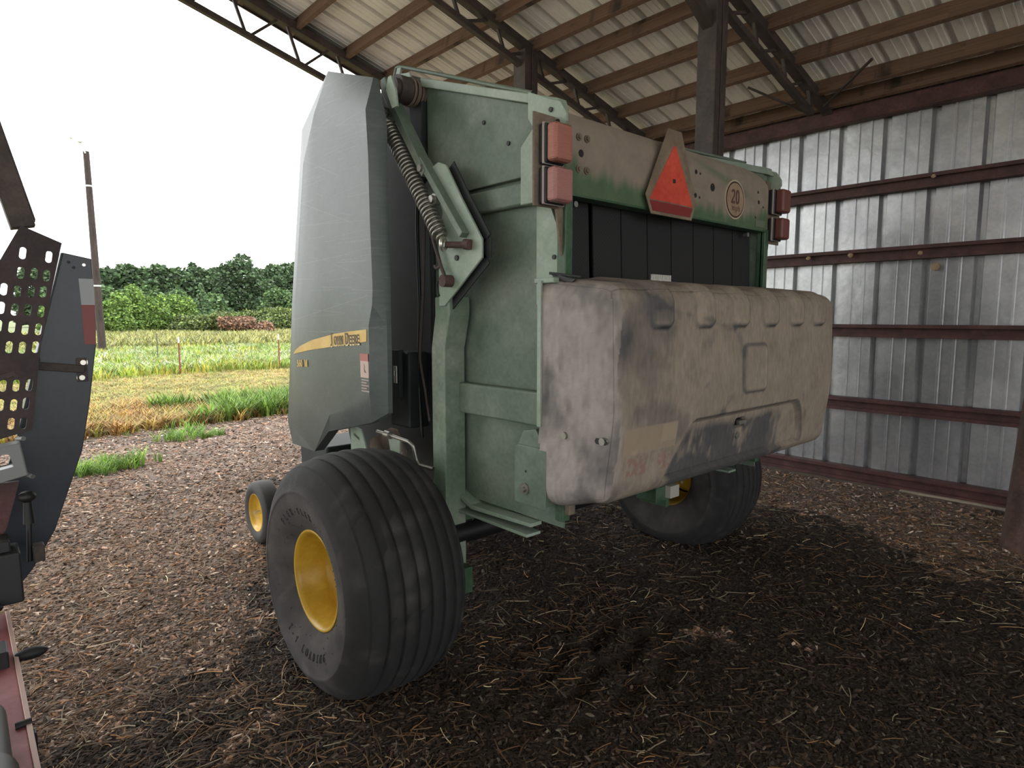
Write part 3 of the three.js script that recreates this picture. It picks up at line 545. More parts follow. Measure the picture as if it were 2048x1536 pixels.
{ // --- left side shield with its bevelled rim (and a plain twin on the far side)
  // [z, y] on the face and on the rim, pairwise
  const face = [[-3.02, 2.545], [-2.515, 2.445], [-2.502, 2.25], [-2.500, 1.97], [-2.490, 1.68], [-2.498, 1.605], [-2.534, 1.514], [-2.533, 1.34], [-2.540, 1.20], [-2.590, 1.143], [-2.95, 1.062], [-3.275, 0.99], [-3.375, 1.095], [-3.33, 1.64], [-3.168, 2.33]];
  const rim = [[-2.985, 2.748], [-2.55, 2.60], [-2.482, 2.40], [-2.482, 1.97], [-2.478, 1.68], [-2.480, 1.605], [-2.480, 1.514], [-2.480, 1.34], [-2.483, 1.115], [-2.575, 1.063], [-3.03, 0.96], [-3.21, 0.826], [-3.56, 0.95], [-3.52, 1.64], [-3.31, 2.54]];
  const low = [[-3.205, 0.826], [-3.51, 0.824]];
  function shieldGeo() {
    const P = [], tri = (a, b, c) => P.push(...a, ...b, ...c), X0 = 1.40, X2 = 1.485, n = face.length, X1 = 1.43;
    const F = face.map(([z, y]) => [X0, y, z]), R1 = rim.map(([z, y], i) => [i >= 9 && i <= 12 ? 1.428 : 1.462, y, z]), R2 = rim.map(([z, y]) => [X2, y, z]);
    const fi = THREE.ShapeUtils.triangulateShape(face.map(([z, y]) => new THREE.Vector2(-z, y)), []);
    for (const [a, b, c] of fi) tri(F[a], F[c], F[b]);
    for (let i = 0; i < n; i++) { const j = (i + 1) % n; tri(F[i], F[j], R1[j]); tri(F[i], R1[j], R1[i]); tri(R1[i], R1[j], R2[j]); tri(R1[i], R2[j], R2[i]); }
    // lower front lobe
    const a = R1[11], b = R1[12], c = [1.43, low[1][1], low[1][0]], a2 = R2[11], b2 = R2[12], c2 = [X2, low[1][1], low[1][0]];
    tri(a, c, b); tri(a, a2, c2); tri(a, c2, c); tri(c, c2, b2); tri(c, b2, b);
    const g = new THREE.BufferGeometry(); g.setAttribute('position', new THREE.BufferAttribute(new Float32Array(P), 3)); g.computeVertexNormals();
    const m = mergeVertices(g, 1e-4); return toCreasedNormals(m, 0.5);
  }
  const sg = shieldGeo();
  // long scratches and scuffs in the dust film of the shield face
  const scratch = rng(61), lines = [...Array(150)].map(() => { const y = scratch() ** 0.8 * 1.0; return [scratch(), 0.30 + y * 0.68, (scratch() - 0.5) * (scratch() < 0.2 ? 1.4 : 0.25), 0.05 + 0.3 * scratch(), 0.25 + 0.75 * scratch()]; });
  lines.push([0.35, 0.80, -0.75, 0.75, 1], [0.5, 0.66, -0.6, 0.7, 1], [0.5, 0.40, 0.28, 0.9, 1], [0.45, 0.53, 0.05, 0.8, 0.9], [0.55, 0.62, -0.15, 0.8, 0.8]);
  const W = 512, H = 1024, buf = new Float32Array(W * H);
  for (const [cx, cy, sl, L, k] of lines) { const n = Math.floor(L * W); for (let s = 0; s < n; s++) { const x = Math.floor((cx - L / 2) * W + s), y = Math.floor(cy * H + sl * (s - n / 2) * 0.55); if (x >= 0 && x < W && y >= 0 && y < H) { buf[y * W + x] = Math.max(buf[y * W + x], k * (0.5 + 0.5 * at(NC, x, y))); if (y + 1 < H) buf[(y + 1) * W + x] = Math.max(buf[(y + 1) * W + x], k * 0.5); } } }
  const map = tex(W, H, (i, j) => { const t = clamp((at(NA, i >> 1, j >> 1) - 0.5) * 2.4 + 0.5, 0, 1), g = (at(NC, i, j) - 0.5) * 10 + (at(NB, i, j) - 0.5) * 8, s = buf[j * W + i] * 26; return [lerp(74, 85, t) + g + s, lerp(83, 93, t) + g + s, lerp(82, 92, t) + g + s]; });
  const p = sg.attributes.position, uv = new Float32Array(p.count * 2); for (let i = 0; i < p.count; i++) { uv[2 * i] = (p.getZ(i) + 3.58) / 1.1; uv[2 * i + 1] = (p.getY(i) - 0.8) / 1.95; }
  sg.setAttribute('uv', new THREE.BufferAttribute(uv, 2));
  const shieldMat = M({ map, roughness: 0.4, side: THREE.DoubleSide });
  const sh = part('side_shield', sg, shieldMat, baler, 'scuffed grey-green side shield', true);
  part('side_shield', mirrorX(sg, CX), shieldMat, baler, undefined, true);
  // yellow stripe decal, lettering
  const xs = 1.398;
  const top = [[-3.376, 1.350], [-3.34, 1.375], [-3.286, 1.396], [-3.126, 1.434], [-2.866, 1.471], [-2.70, 1.486], [-2.553, 1.496]], bottom = [[-2.555, 1.442], [-2.714, 1.423], [-2.914, 1.405], [-3.16, 1.380]];
  part('stripe_decal', polyX([...top, ...bottom], xs, 1.401), mat.decalYellow, sh, 'yellow stripe decal');
  const word = (s, size, x0, y, z, narrow, m, name, lift, ang) => { const g = text(s, size, 0.0012); g.scale(narrow, 1, 1).rotateZ(ang).rotateY(-Math.PI / 2).translate(x0 - lift, y, z); return g; };
  // letters read from front to rear of the machine when seen from the left: text runs towards +z
  const put = (name, list, m, lift) => part(name, list.map(([s, size, z, y, nr]) => word(s, size, xs, y, z, nr, m, name, lift, 0.065)), m, sh);
  const jd = [['J', 0.050, -2.905, 1.424, 0.72], ['OHN', 0.043, -2.872, 1.4155, 0.74], ['D', 0.056, -2.758, 1.4215, 0.78], ['EERE', 0.043, -2.716, 1.4245, 0.74]];
  put('lettering', jd, mat.decalBrown, 0.002);
  part('lettering_outline', jd.map(([s, size, z, y, nr]) => word(s, size, xs, y - 0.007, z + 0.003, nr, 0, 0, 0.0008, 0.065)), mat.decalPale, sh);  // pale printed outline behind the letters
  put('model_number', [['560', 0.037, -3.322, 1.282, 0.82], ['M', 0.037, -3.226, 1.288, 0.80]], mat.decalYellow, 0.0015);
  // warning label
  const lw = 0.075, z0 = -2.615;
  part('warning_label', box(1.3975, 1.401, 1.275, 1.385, z0, z0 + lw, 0), M({ color: S(188, 166, 156), roughness: 0.6 }), sh, 'pale warning label');
  part('label_header', box(1.3968, 1.401, 1.352, 1.386, z0 - 0.001, z0 + lw, 0), M({ color: S(168, 104, 96), roughness: 0.6 }), sh, 'faded red label header');
  part('label_pictogram', [polyX([[z0 + 0.035, 1.34], [z0 + 0.043, 1.325], [z0 + 0.038, 1.318], [z0 + 0.047, 1.305], [z0 + 0.055, 1.298], [z0 + 0.040, 1.300], [z0 + 0.034, 1.318], [z0 + 0.039, 1.325]], 1.3966, 1.398)], M({ color: S(92, 78, 72), roughness: 0.6 }), sh);
  part('label_lines', [...Array(5)].map((_, k) => box(1.3975, 1.401, 1.262 - k * 0.013, 1.268 - k * 0.013, z0 + 0.006, z0 + lw - (k % 2) * 0.02, 0)), M({ color: S(160, 146, 142), roughness: 0.6 }), sh);
}
{ // --- latch linkage, spring and bracket on the left
  const X = 1.60;
  const plate = polyX([[-2.345, 2.20], [-2.278, 2.215], [-2.225, 2.195], [-2.12, 2.045], [-1.985, 1.865], [-1.985, 1.79], [-2.15, 1.668], [-2.245, 1.60], [-2.285, 1.60], [-2.285, 1.92], [-2.25, 2.0]], 1.612, 1.622, 0.002);
  const br = part('latch_bracket', [plate], mat.greenPale, baler, 'pale green latch bracket');
  part('shaded_flange', [bar([1.642, 2.195, -2.225], [1.642, 2.045, -2.12], 0.05, 0.006, [1, 0, 0], 0), bar([1.642, 2.045, -2.12], [1.642, 1.868, -1.985], 0.05, 0.006, [1, 0, 0], 0), bar([1.642, 1.868, -1.985], [1.642, 1.79, -1.985], 0.05, 0.006, [1, 0, 0], 0), bar([1.642, 1.79, -1.985], [1.642, 1.60, -2.245], 0.05, 0.006, [1, 0, 0], 0)], mat.body, br);  // dark body paint stands in for shade on the flange
  part('slot', tube([[1.608, 1.71, -2.285], [1.608, 1.695, -2.292], [1.608, 1.66, -2.290], [1.608, 1.645, -2.278]], 0.004, 16, 6), mat.black, br);
  part('hole', cyl([1.606, 1.80, -2.15], [1.614, 1.80, -2.15], 0.012, 0.012, 14), mat.black, br);
  const arm = part('link_arm', [bar([X, 2.60, -2.655], [X, 2.17, -2.335], 0.035, 0.06, [1, 0, 0]), bar([X, 2.24, -2.375], [X, 1.885, -2.075], 0.030, 0.052, [1, 0, 0]), polyX([[-2.70, 2.66], [-2.665, 2.665], [-2.60, 2.55], [-2.565, 2.45], [-2.66, 2.44], [-2.69, 2.50]], 1.585, 1.60, 0.003)], mat.green, baler, 'dusty link arm');
  for (const [y, z] of [[2.195, -2.352], [2.053, -2.268]]) part('bolt', [cyl([1.56, y, z], [1.60, y, z], 0.017, 0.017, 6), cyl([1.575, y, z], [1.60, y, z], 0.024, 0.024, 18)], mat.steel, arm);
  // spring
  const a = V(1.565, 2.452, -2.625), b = V(1.565, 1.875, -2.190), d = b.clone().sub(a), L = d.length(); d.normalize();
  const u = V(1, 0, 0), w = d.clone().cross(u), turns = 33, pts = [];
  for (let i = 0; i <= turns * 12; i++) { const t = i / (turns * 12), A = i / 12 * 2 * Math.PI, r = 0.030 * Math.min(1, 0.45 + t * 12, 0.45 + (1 - t) * 12); pts.push(a.clone().addScaledVector(d, t * L).addScaledVector(u, Math.cos(A) * r).addScaledVector(w, Math.sin(A) * r)); }
  const sp = part('tension_spring', new THREE.TubeGeometry(new THREE.CatmullRomCurve3(pts), turns * 22, 0.0068, 7), mat.steel, baler, 'coiled steel tension spring');
  part('spring_hook', [tube([a.toArray(), [1.57, 2.475, -2.635], [1.585, 2.50, -2.64], [1.60, 2.515, -2.64]], 0.008, 20, 8), cyl([1.55, 2.50, -2.645], [1.61, 2.50, -2.645], 0.02, 0.02, 12)], mat.steel, sp);
  const eye = new THREE.TorusGeometry(0.024, 0.009, 8, 18).rotateY(0.5).translate(1.562, 1.857, -2.178);
  part('eye_nut', [eye], mat.zinc, sp, 'bright zinc eye nut');
  part('stud', [cyl([1.57, 1.853, -2.168], [1.60, 1.845, -2.06], 0.014, 0.014, 10), cyl([1.595, 1.850, -2.075], [1.60, 1.845, -2.045], 0.022, 0.022, 8)], mat.rust, sp);
  const rod = part('release_rod', [tube([[1.585, 1.93, -2.305], [1.585, 1.78, -2.235], [1.585, 1.765, -2.228], [1.585, 1.74, -2.212], [1.585, 1.72, -2.20]], 0.008, 24, 8), tube([[1.582, 1.770, -2.228], [1.575, 1.760, -2.248], [1.575, 1.772, -2.262]], 0.007, 12, 8)], mat.darkSteel, baler);
  part('pivot_knob', [cyl([1.565, 1.705, -2.195], [1.612, 1.705, -2.195], 0.026, 0.026, 14)], mat.rust, rod, 'rusty pivot knob');
}
{ // --- gate pivot at the top with a roller wrapped in old twine
  const y = 2.595, z = -2.585;
  const r = part('pivot_roller', [cyl([1.60, y, z], [1.66, y, z], 0.062, 0.062, 24), cyl([1.66, y, z], [1.74, y, z], 0.052, 0.058, 24), cyl([1.58, y, z], [1.60, y, z], 0.045, 0.045, 24)], mat.darkSteel, baler, 'brown pivot roller');
  const q = rng(33); part('twine_wrap', [...Array(7)].map((_, k) => new THREE.TorusGeometry(0.058 + q() * 0.006, 0.004, 5, 26).rotateY(Math.PI / 2 + (q() - 0.5) * 0.15).translate(1.665 + k * 0.010, y, z)), mat.dusty, r);
  part('pivot_bracket', [polyX([[-2.80, 2.60], [-2.72, 2.745], [-2.69, 2.74], [-2.71, 2.68], [-2.735, 2.62]], 1.69, 1.70, 0.001), polyX([[-2.70, 2.655], [-2.685, 2.705], [-2.60, 2.69], [-2.575, 2.635], [-2.62, 2.628]], 1.68, 1.69, 0.001), box(1.66, 1.70, 2.585, 2.60, -2.78, -2.66, 0.002)], mat.greenPale, baler, 'pale pivot bracket');
  part('pivot_arm', [polyX([[-2.64, 2.55], [-2.53, 2.55], [-2.545, 2.20], [-2.60, 2.16]], 1.70, 1.74, 0.004)], mat.body, baler);
  part('shield_hinge', [polyX([[-2.52, 2.55], [-2.50, 2.60], [-2.475, 2.60], [-2.44, 2.53], [-2.43, 2.46], [-2.47, 2.46]], 1.505, 1.515, 0.001)], mat.greenPale, baler);
}
{ // --- hoses, chain case and brackets in the gap behind the shield
  const hose = (pts, r = 0.009) => tube(pts, r, 50, 8);
  part('hydraulic_hose', hose([[1.73, 2.35, -2.60], [1.725, 2.0, -2.62], [1.72, 1.6, -2.60], [1.725, 1.25, -2.63], [1.72, 0.95, -2.60]]), mat.black, baler);
  part('hydraulic_hose', hose([[1.70, 1.98, -2.52], [1.695, 1.65, -2.535], [1.69, 1.35, -2.56], [1.69, 1.2, -2.52], [1.70, 1.05, -2.50]], 0.007), mat.darkSteel, baler);
  part('chain_case', [box(1.66, 1.78, 1.0, 1.38, -2.80, -2.62, 0.012), box(1.64, 1.67, 1.15, 1.39, -2.74, -2.675, 0.004)], mat.body, baler);
  part('chain_plate', [polyX([[-2.715, 1.31], [-2.685, 1.31], [-2.685, 1.225], [-2.715, 1.225]], 1.632, 1.638, 0.001, [[[-2.706, 1.285], [-2.694, 1.285], [-2.694, 1.262], [-2.706, 1.262]]])], mat.zinc, baler, 'bright slotted plate');
  part('shelf_bracket', [polyX([[-2.95, 0.90], [-2.74, 0.995], [-2.68, 0.995], [-2.60, 0.90], [-2.60, 0.86], [-2.95, 0.86]], 1.62, 1.63, 0.002)], mat.dusty, baler);
  part('slotted_plate', [polyX([[-2.93, 0.80], [-2.93, 1.0], [-2.82, 0.99], [-2.71, 0.80]], 1.50, 1.51, 0.002, [[[-2.90, 0.965], [-2.84, 0.945], [-2.835, 0.93], [-2.895, 0.95]], [[-2.88, 0.88], [-2.80, 0.855], [-2.795, 0.84], [-2.875, 0.865]]])], mat.greenPale, baler);
  part('gusset_plate', [polyX([[-2.66, 0.975], [-2.55, 0.975], [-2.55, 0.70], [-2.60, 0.75]], 1.56, 1.57, 0.002)], mat.greenPale, baler);
  part('crank_rod', [tube([[1.55, 0.985, -2.74], [1.555, 0.98, -2.60], [1.56, 0.972, -2.47], [1.565, 0.955, -2.44], [1.575, 0.89, -2.43], [1.58, 0.868, -2.41], [1.60, 0.86, -2.33]], 0.010, 60, 10), cyl([1.55, 0.984, -2.66], [1.552, 0.982, -2.62], 0.02, 0.02, 12)], mat.steel, baler, 'bent steel crank rod');
  part('release_pin', [cyl([1.54, 0.86, -2.50], [1.545, 0.80, -2.515], 0.008, 0.008, 8), cyl([1.54, 0.92, -2.50], [1.54, 0.86, -2.50], 0.005, 0.005, 8)], mat.zinc, baler);
}
{ // --- bent link post beside the gate
  const out = (x0) => [[-2.222, 1.64], [-2.222, 1.56], [-2.262, 1.41], [-2.262, 0.35], [-2.362, 0.35], [-2.362, 1.41], [-2.330, 1.56], [-2.330, 1.64]];
  part('link_post', [polyX(out(), 1.62, 1.735, 0.006)], M({ map: mottled([98, 118, 100], [134, 142, 130], 18, [1.2, 1.2]), roughness: 0.5 }), baler, 'bent green link post');
  part('foot_plate', box(1.63, 1.70, 0.30, 0.42, -2.23, -2.17, 0.004), mat.greenDeep, baler);
}
{ // --- axle, cross beam
  part('axle_tube', [cyl([1.35, 0.475, -2.43], [3.71, 0.475, -2.43], 0.05, 0.05, 24)], mat.black, baler);
  part('rear_tube', [cyl([1.62, 0.555, -2.26], [3.44, 0.555, -2.26], 0.042, 0.042, 24)], mat.black, baler, 'black cross tube');
  part('cross_beam', [box(1.66, 3.40, 0.60, 0.69, -2.36, -2.27, 0.006)], mat.greenDeep, baler, 'green cross beam');
  part('axle_bracket', [box(1.58, 1.62, 0.36, 0.62, -2.54, -2.32, 0.006)], mat.greenDeep, baler);
  part('axle_bracket', [box(3.44, 3.48, 0.30, 0.62, -2.54, -2.32, 0.006), box(3.30, 3.46, 0.36, 0.46, -2.46, -2.30, 0.008)], mat.greenDeep, baler);
  part('beam_clamp', [box(3.40, 3.50, 0.38, 0.46, -2.33, -2.26, 0.004)], M({ color: S(176, 172, 160), roughness: 0.6 }), baler, 'pale clamp block');
  part('wire_tail', [tube([[3.30, 1.0, -1.9], [3.42, 0.93, -1.75], [3.50, 0.93, -1.72]], 0.006, 12, 6), new THREE.TorusGeometry(0.018, 0.006, 6, 14).translate(3.52, 0.93, -1.72)], mat.dark, baler);
}
{ // --- green corner box under the cover edge
  const b = part('corner_box', [box(1.632, 1.755, 0.83, 1.055, -1.80, -1.636, 0.006), polyX([[-1.80, 1.05], [-1.636, 1.05], [-1.70, 1.125], [-1.77, 1.11]], 1.64, 1.755, 0.004), box(1.628, 1.634, 0.822, 1.05, -1.806, -1.63, 0.002)], mat.green, baler, 'green corner box');
  part('bolt', [cyl([1.612, 0.885, -1.745], [1.632, 0.885, -1.745], 0.012, 0.012, 6), cyl([1.622, 0.885, -1.745], [1.632, 0.885, -1.745], 0.024, 0.024, 20)], mat.steel, b);
  part('hole', cyl([1.6265, 0.955, -1.74], [1.63, 0.955, -1.74], 0.005, 0.005, 10), mat.black, b);
}
// --- wheels: deep dished yellow rims in broad ribbed tyres
function wheel(x0, x1, cy, cz, R, out) {
  const w = holder('wheel', baler), W = x1 - x0, xm = (x0 + x1) / 2, s = (t) => out < 0 ? x0 + t * W : x1 - t * W;
  // tyre profile from bead (outer face) round to the other bead; t = 0 is the outer face
  const prof = [];
  const side = [[0.115, 0.205], [0.095, 0.225], [0.055, 0.255], [0.02, 0.30], [0.0, 0.345], [-0.002, 0.375], [-0.008, 0.378], [-0.008, 0.388], [0.006, 0.395], [0.02, 0.420], [0.05, 0.452], [0.085, 0.474]];
  for (const p of side) prof.push(p);
  const ribs = [[0.10, 0.480], [0.215, 0.5], [0.33, 0.511], [0.445, 0.516], [0.555, 0.516], [0.67, 0.511], [0.785, 0.5], [0.90, 0.480]];
  for (let k = 0; k < ribs.length - 1; k++) { const [a, ra] = ribs[k], [b, rb] = ribs[k + 1], gw = 0.013; prof.push([a + (k ? gw : 0), ra + 0.001], [(a + b) / 2, (ra + rb) / 2 + 0.006], [b - gw, rb + 0.001], [b - gw * 0.7, rb - 0.011], [b + gw * 0.7, rb - 0.011]); }
  for (const [t, r] of side.slice().reverse()) prof.push([1 - t, r]);
  const g = latheX(prof.map(([t, r]) => [s(t), r * R / 0.516]), cy, cz, 112);
  // settle the loaded tyre on the ground
  const p = g.attributes.position; for (let i = 0; i < p.count; i++) { const y = p.getY(i); if (y < 0.06) { const k = (0.06 - y); p.setY(i, 0.06 - 0.066 * (1 - Math.exp(-k / 0.066))); p.setX(i, xm + (p.getX(i) - xm) * (1 + 0.25 * k)); } }
  if (out > 0) { const ix = g.index.array; for (let i = 0; i < ix.length; i += 3) { const t = ix[i]; ix[i] = ix[i + 1]; ix[i + 1] = t; } }
  g.computeVertexNormals();
  paint(g, (x, y, z, c) => { const r = Math.hypot(y - cy, z - cz), a = Math.atan2(y - cy, z - cz), nn = fbm(x * 9, y * 9, z * 9, 3), d = clamp(sstep(0.43, 0.36, r + 0.05 * nn) * (0.6 + 0.9 * nn) + 0.35 * sstep(0.1, 0.35, fbm(x * 5 + 3, y * 14, z * 14, 3)), 0, 1); c.setRGB(lerp(0.017, 0.088, d), lerp(0.0168, 0.079, d), lerp(0.0175, 0.074, d)); });
  const tyre = part('tyre', g, mat.rubber, w, 'wide ribbed rubber tyre');
  const k = R / 0.516, rim = [[0.115, 0.208], [0.105, 0.214], [0.098, 0.210], [0.104, 0.200], [0.14, 0.192], [0.22, 0.186], [0.27, 0.172], [0.33, 0.168], [0.38, 0.160], [0.42, 0.120], [0.43, 0.07], [0.43, 0.001]].map(([t, r]) => [s(t), r * k]);
  part('rim', [latheX(rim, cy, cz, 64), latheX([[s(0.9), 0.206 * k], [s(0.86), 0.19 * k], [s(0.55), 0.182 * k], [s(0.42), 0.165 * k]], cy, cz, 64)], M({ map: mat.yellow.map, roughness: 0.38, side: THREE.DoubleSide }), w, 'deep yellow rim');
  part('hub', [cyl([s(0.43), cy, cz], [s(0.34), cy, cz], 0.05, 0.045, 20)], mat.yellow, w);
  for (let a = 0; a < 6; a++) { const q = a / 6 * 6.283 + 0.3; part('wheel_nut', cyl([s(0.43), cy + 0.1 * Math.sin(q), cz + 0.1 * Math.cos(q)], [s(0.395), cy + 0.1 * Math.sin(q), cz + 0.1 * Math.cos(q)], 0.012, 0.012, 6), mat.zinc, w); }
  const wallT = (r) => { for (let i = 0; i < side.length - 1; i++) if (r <= side[i + 1][1]) return lerp(side[i][0], side[i + 1][0], clamp((r - side[i][1]) / (side[i + 1][1] - side[i][1]), 0, 1)); return 0; };
  if (out < 0) { // moulded lettering and short marks on the sidewall
    const L = (str, a0, da, r, size, flip) => [...str].map((ch, i) => { if (ch === ' ') return null; const a = flip ? a0 - i * da : a0 + i * da, gg = text(ch, size, 0.002); gg.computeBoundingBox(); const bb = gg.boundingBox; gg.translate(-(bb.max.x + bb.min.x) / 2, 0, 0).scale(0.8, 1, 1); gg.rotateZ(flip ? Math.PI - a : -a).rotateY(-Math.PI / 2).translate(0, cy + r * Math.cos(a) * k, cz + r * Math.sin(a) * k); const pp = gg.attributes.position; for (let v = 0; v < pp.count; v++) pp.setX(v, x0 + wallT(Math.hypot(pp.getY(v) - cy, pp.getZ(v) - cz) / k) * W + (pp.getX(v) < -0.001 ? -0.0022 : 0.002)); return gg; }).filter(Boolean);
    part('sidewall_lettering', [...L('FLEX-FLEX', -0.78, 0.125, 0.285, 0.030), ...L('I-1 LOADING', 3.74, 0.115, 0.318, 0.030, true)], mat.rubberMark, w);
    const q = rng(8), marks = []; for (let i = 0; i < 60; i++) { const a = q() * 6.283, r = 0.235 + 0.13 * q(), t = wallT(r); marks.push(new THREE.BoxGeometry(0.0012, 0.003, 0.018).translate(0, 0, 0).rotateX(-a + (q() - 0.5) * 0.6).translate(x0 + W * t + 0.001, cy + r * Math.cos(a) * k, cz + r * Math.sin(a) * k)); }
    part('mould_marks', marks, mat.rubberMark, w);
  }
  return w;
}
wheel(1.01, 1.535, 0.452, -2.43, 0.518, -1);
wheel(3.525, 4.05, 0.475, -2.43, 0.518, 1);
{ // --- small gauge wheels in front
  for (const [x0, o] of [[1.46, -1], [3.46, 1]]) {
    const w = holder('gauge_wheel', baler), W = 0.14, R = 0.215, cy = 0.212, cz = -4.30, s = (t) => o < 0 ? x0 + t * W : x0 + W - t * W;
    const g = latheX([[0.16, 0.125], [0.08, 0.135], [0.02, 0.16], [0.02, 0.18], [0.10, 0.204], [0.2, 0.212], [0.5, R], [0.8, 0.212], [0.9, 0.204], [0.98, 0.18], [0.98, 0.16], [0.92, 0.135], [0.84, 0.125]].map(([t, r]) => [s(t), r]), cy, cz, 56);
    part('tyre', g, M({ color: S(58, 57, 57), roughness: 0.8, side: THREE.DoubleSide }), w, 'small smooth rubber tyre');
    part('rim', latheX([[0.10, 0.132], [0.08, 0.126], [0.2, 0.118], [0.34, 0.11], [0.40, 0.07], [0.42, 0.001]].map(([t, r]) => [s(t), r]), cy, cz, 44), M({ map: mat.yellow.map, roughness: 0.38, side: THREE.DoubleSide }), w, 'yellow rim');
    part('axle_nut', cyl([s(0.42), cy, cz], [s(0.12), cy, cz], 0.016, 0.014, 8), mat.zinc, w);
    const xi = o < 0 ? x0 + W + 0.03 : x0 - 0.03;
    part('wheel_arm', [bar([xi, cy, cz], [xi, 0.62, -3.72], 0.04, 0.06, [1, 0, 0]), cyl([s(0.42), cy, cz], [xi, cy, cz], 0.018, 0.018, 10)], mat.greenDeep, w);
  }
  part('pickup_head', [cyl([1.72, 0.42, -3.95], [3.34, 0.42, -3.95], 0.17, 0.17, 24), box(1.68, 3.38, 0.55, 0.75, -4.0, -3.6, 0.02)], mat.body, baler, 'pick-up head');
}
{ // --- rear: upper panel, sign, triangle, lamps, belts
  // dusty upper panel: fine grid so that the wiped green shows through at the lower edge
  const nx = 150, ny = 40, shape = (u, v) => { const x = lerp(1.70, 3.30, u); let yt = 2.318; const dx = Math.max(0, x - 3.10) / 0.20; yt -= 0.075 * (1 - Math.sqrt(Math.max(0, 1 - dx * dx))); if (x < 1.76) yt -= 0.0; const yb = 2.008, y = lerp(yb, yt, v); return [x, y, -1.640 - 0.05 * Math.pow(Math.max(0, (y - 2.22) / 0.1), 2)]; };
  const P = [], idx = []; for (let j = 0; j <= ny; j++) for (let i = 0; i <= nx; i++) P.push(...shape(i / nx, j / ny));
  for (let j = 0; j < ny; j++) for (let i = 0; i < nx; i++) { const a = j * (nx + 1) + i, b = a + 1, d = a + nx + 1, e = d + 1; idx.push(a, b, e, a, e, d); }
  const g = new THREE.BufferGeometry(); g.setAttribute('position', new THREE.BufferAttribute(new Float32Array(P), 3)); g.setIndex(idx); g.computeVertexNormals();
  paint(g, (x, y, z, c) => {
    const streak = 0.05 * fbm(x * 30, 2, 1, 2) + 0.06 * fbm(x * 3, 1, y * 3, 3), edge = 2.055 + 0.055 * sstep(2.3, 1.75, x) + 0.03 * sstep(3.0, 3.3, x);
    let t = sstep(edge + 0.045, edge - 0.02, y + streak * 1.3); t = Math.max(t * 0.9, 0.55 * Math.exp(-(((y - 2.27 + 0.22 * (x - 2.62)) / 0.022) ** 2)) * sstep(2.55, 2.7, x) * sstep(3.2, 3.0, x));
    const n = 1 + 0.22 * fbm(x * 14, 3, y * 14, 3) + 0.14 * fbm(x * 60, 4, y * 60, 2);
    c.setRGB(lerp(0.235, 0.055, t) * n, lerp(0.192, 0.115, t) * n, lerp(0.152, 0.055, t) * n);
  });
  const pm = mat.dust.clone(); pm.side = THREE.DoubleSide;
  const up = part('rear_panel', g, pm, baler, 'dusty green upper rear panel');
  part('panel_lip', [box(1.74, 3.30, 2.003, 2.012, -1.70, -1.636, 0.002)], mat.greenDeep, up);
  for (const [x, y] of [[1.80, 2.222], [1.845, 2.222], [1.80, 2.105], [1.845, 2.105]]) part('bolt', [cyl([x, y, -1.642], [x, y, -1.628], 0.009, 0.009, 6), cyl([x, y, -1.642], [x, y, -1.634], 0.014, 0.014, 16)], mat.dusty, up);
  for (const [x, y, r] of [[1.815, 2.165, 0.014], [2.60, 2.215, 0.010], [2.635, 2.212, 0.006], [2.60, 2.11, 0.011], [2.635, 2.105, 0.006], [2.745, 2.165, 0.019], [3.19, 2.20, 0.007], [3.20, 2.15, 0.010], [3.25, 2.13, 0.006], [3.17, 2.07, 0.006], [3.25, 2.04, 0.006]]) part('hole', cyl([x, y, -1.6405], [x, y, -1.6385], r, r, 14), mat.black, up);
  part('maker_plate', box(3.17, 3.27, 2.022, 2.058, -1.641, -1.637, 0), M({ color: S(96, 104, 88), roughness: 0.5 }), up);
  // 20 mph sign
  const sx = 2.948, sy = 2.132, disc = (r, z0, z1) => cyl([sx, sy, z0], [sx, sy, z1], r, r, 40);
  const sg = part('speed_sign', disc(0.095, -1.642, -1.634), M({ color: S(176, 164, 144), roughness: 0.7 }), up, 'round speed sign');
  part('sign_ring', disc(0.088, -1.6345, -1.6332), M({ color: S(60, 42, 38), roughness: 0.7 }), sg, 'dark sign ring');
  part('sign_face', disc(0.080, -1.634, -1.6322), M({ map: mottled([140, 118, 98], [156, 134, 112], 12, [4, 4]), roughness: 0.8 }), sg);
  part('sign_number', [text('20', 0.068, 0.0012).scale(0.8, 1, 1).translate(sx - 0.043, sy - 0.020, -1.6322)], M({ color: S(84, 62, 54), roughness: 0.8 }), sg);
  part('sign_unit', [text('mph', 0.026, 0.0012).scale(1.05, 1, 1).translate(sx - 0.034, sy - 0.054, -1.6322)], M({ color: S(104, 82, 70), roughness: 0.8 }), sg);
  // slow vehicle triangle
  const tz = -1.612, tri = [[2.335, 2.352], [2.435, 2.352], [2.565, 2.060], [2.53, 1.985], [2.225, 1.985], [2.185, 2.060]];
  const smv = part('warning_triangle', polyZ(tri, tz - 0.004, tz, 0.0008), M({ map: mottled([112, 98, 82], [130, 114, 96], 14, [3, 3]), roughness: 0.85 }), baler, 'dusty slow vehicle triangle');
  part('red_center', polyZ([[2.378, 2.285], [2.392, 2.285], [2.535, 2.045], [2.212, 2.045]], tz, tz + 0.0015), mat.smvRed, smv, 'orange red center triangle');
  part('red_border', polyZ([[2.212, 2.04], [2.535, 2.04], [2.515, 1.998], [2.235, 1.998]], tz, tz + 0.0016), mat.smvDeep, smv, 'deep red lower border');
  part('triangle_bracket', [box(2.34, 2.43, 2.05, 2.20, -1.642, -1.617, 0.003), box(2.375, 2.391, 2.13, 2.146, -1.62, -1.606, 0.002)], mat.dark, smv);
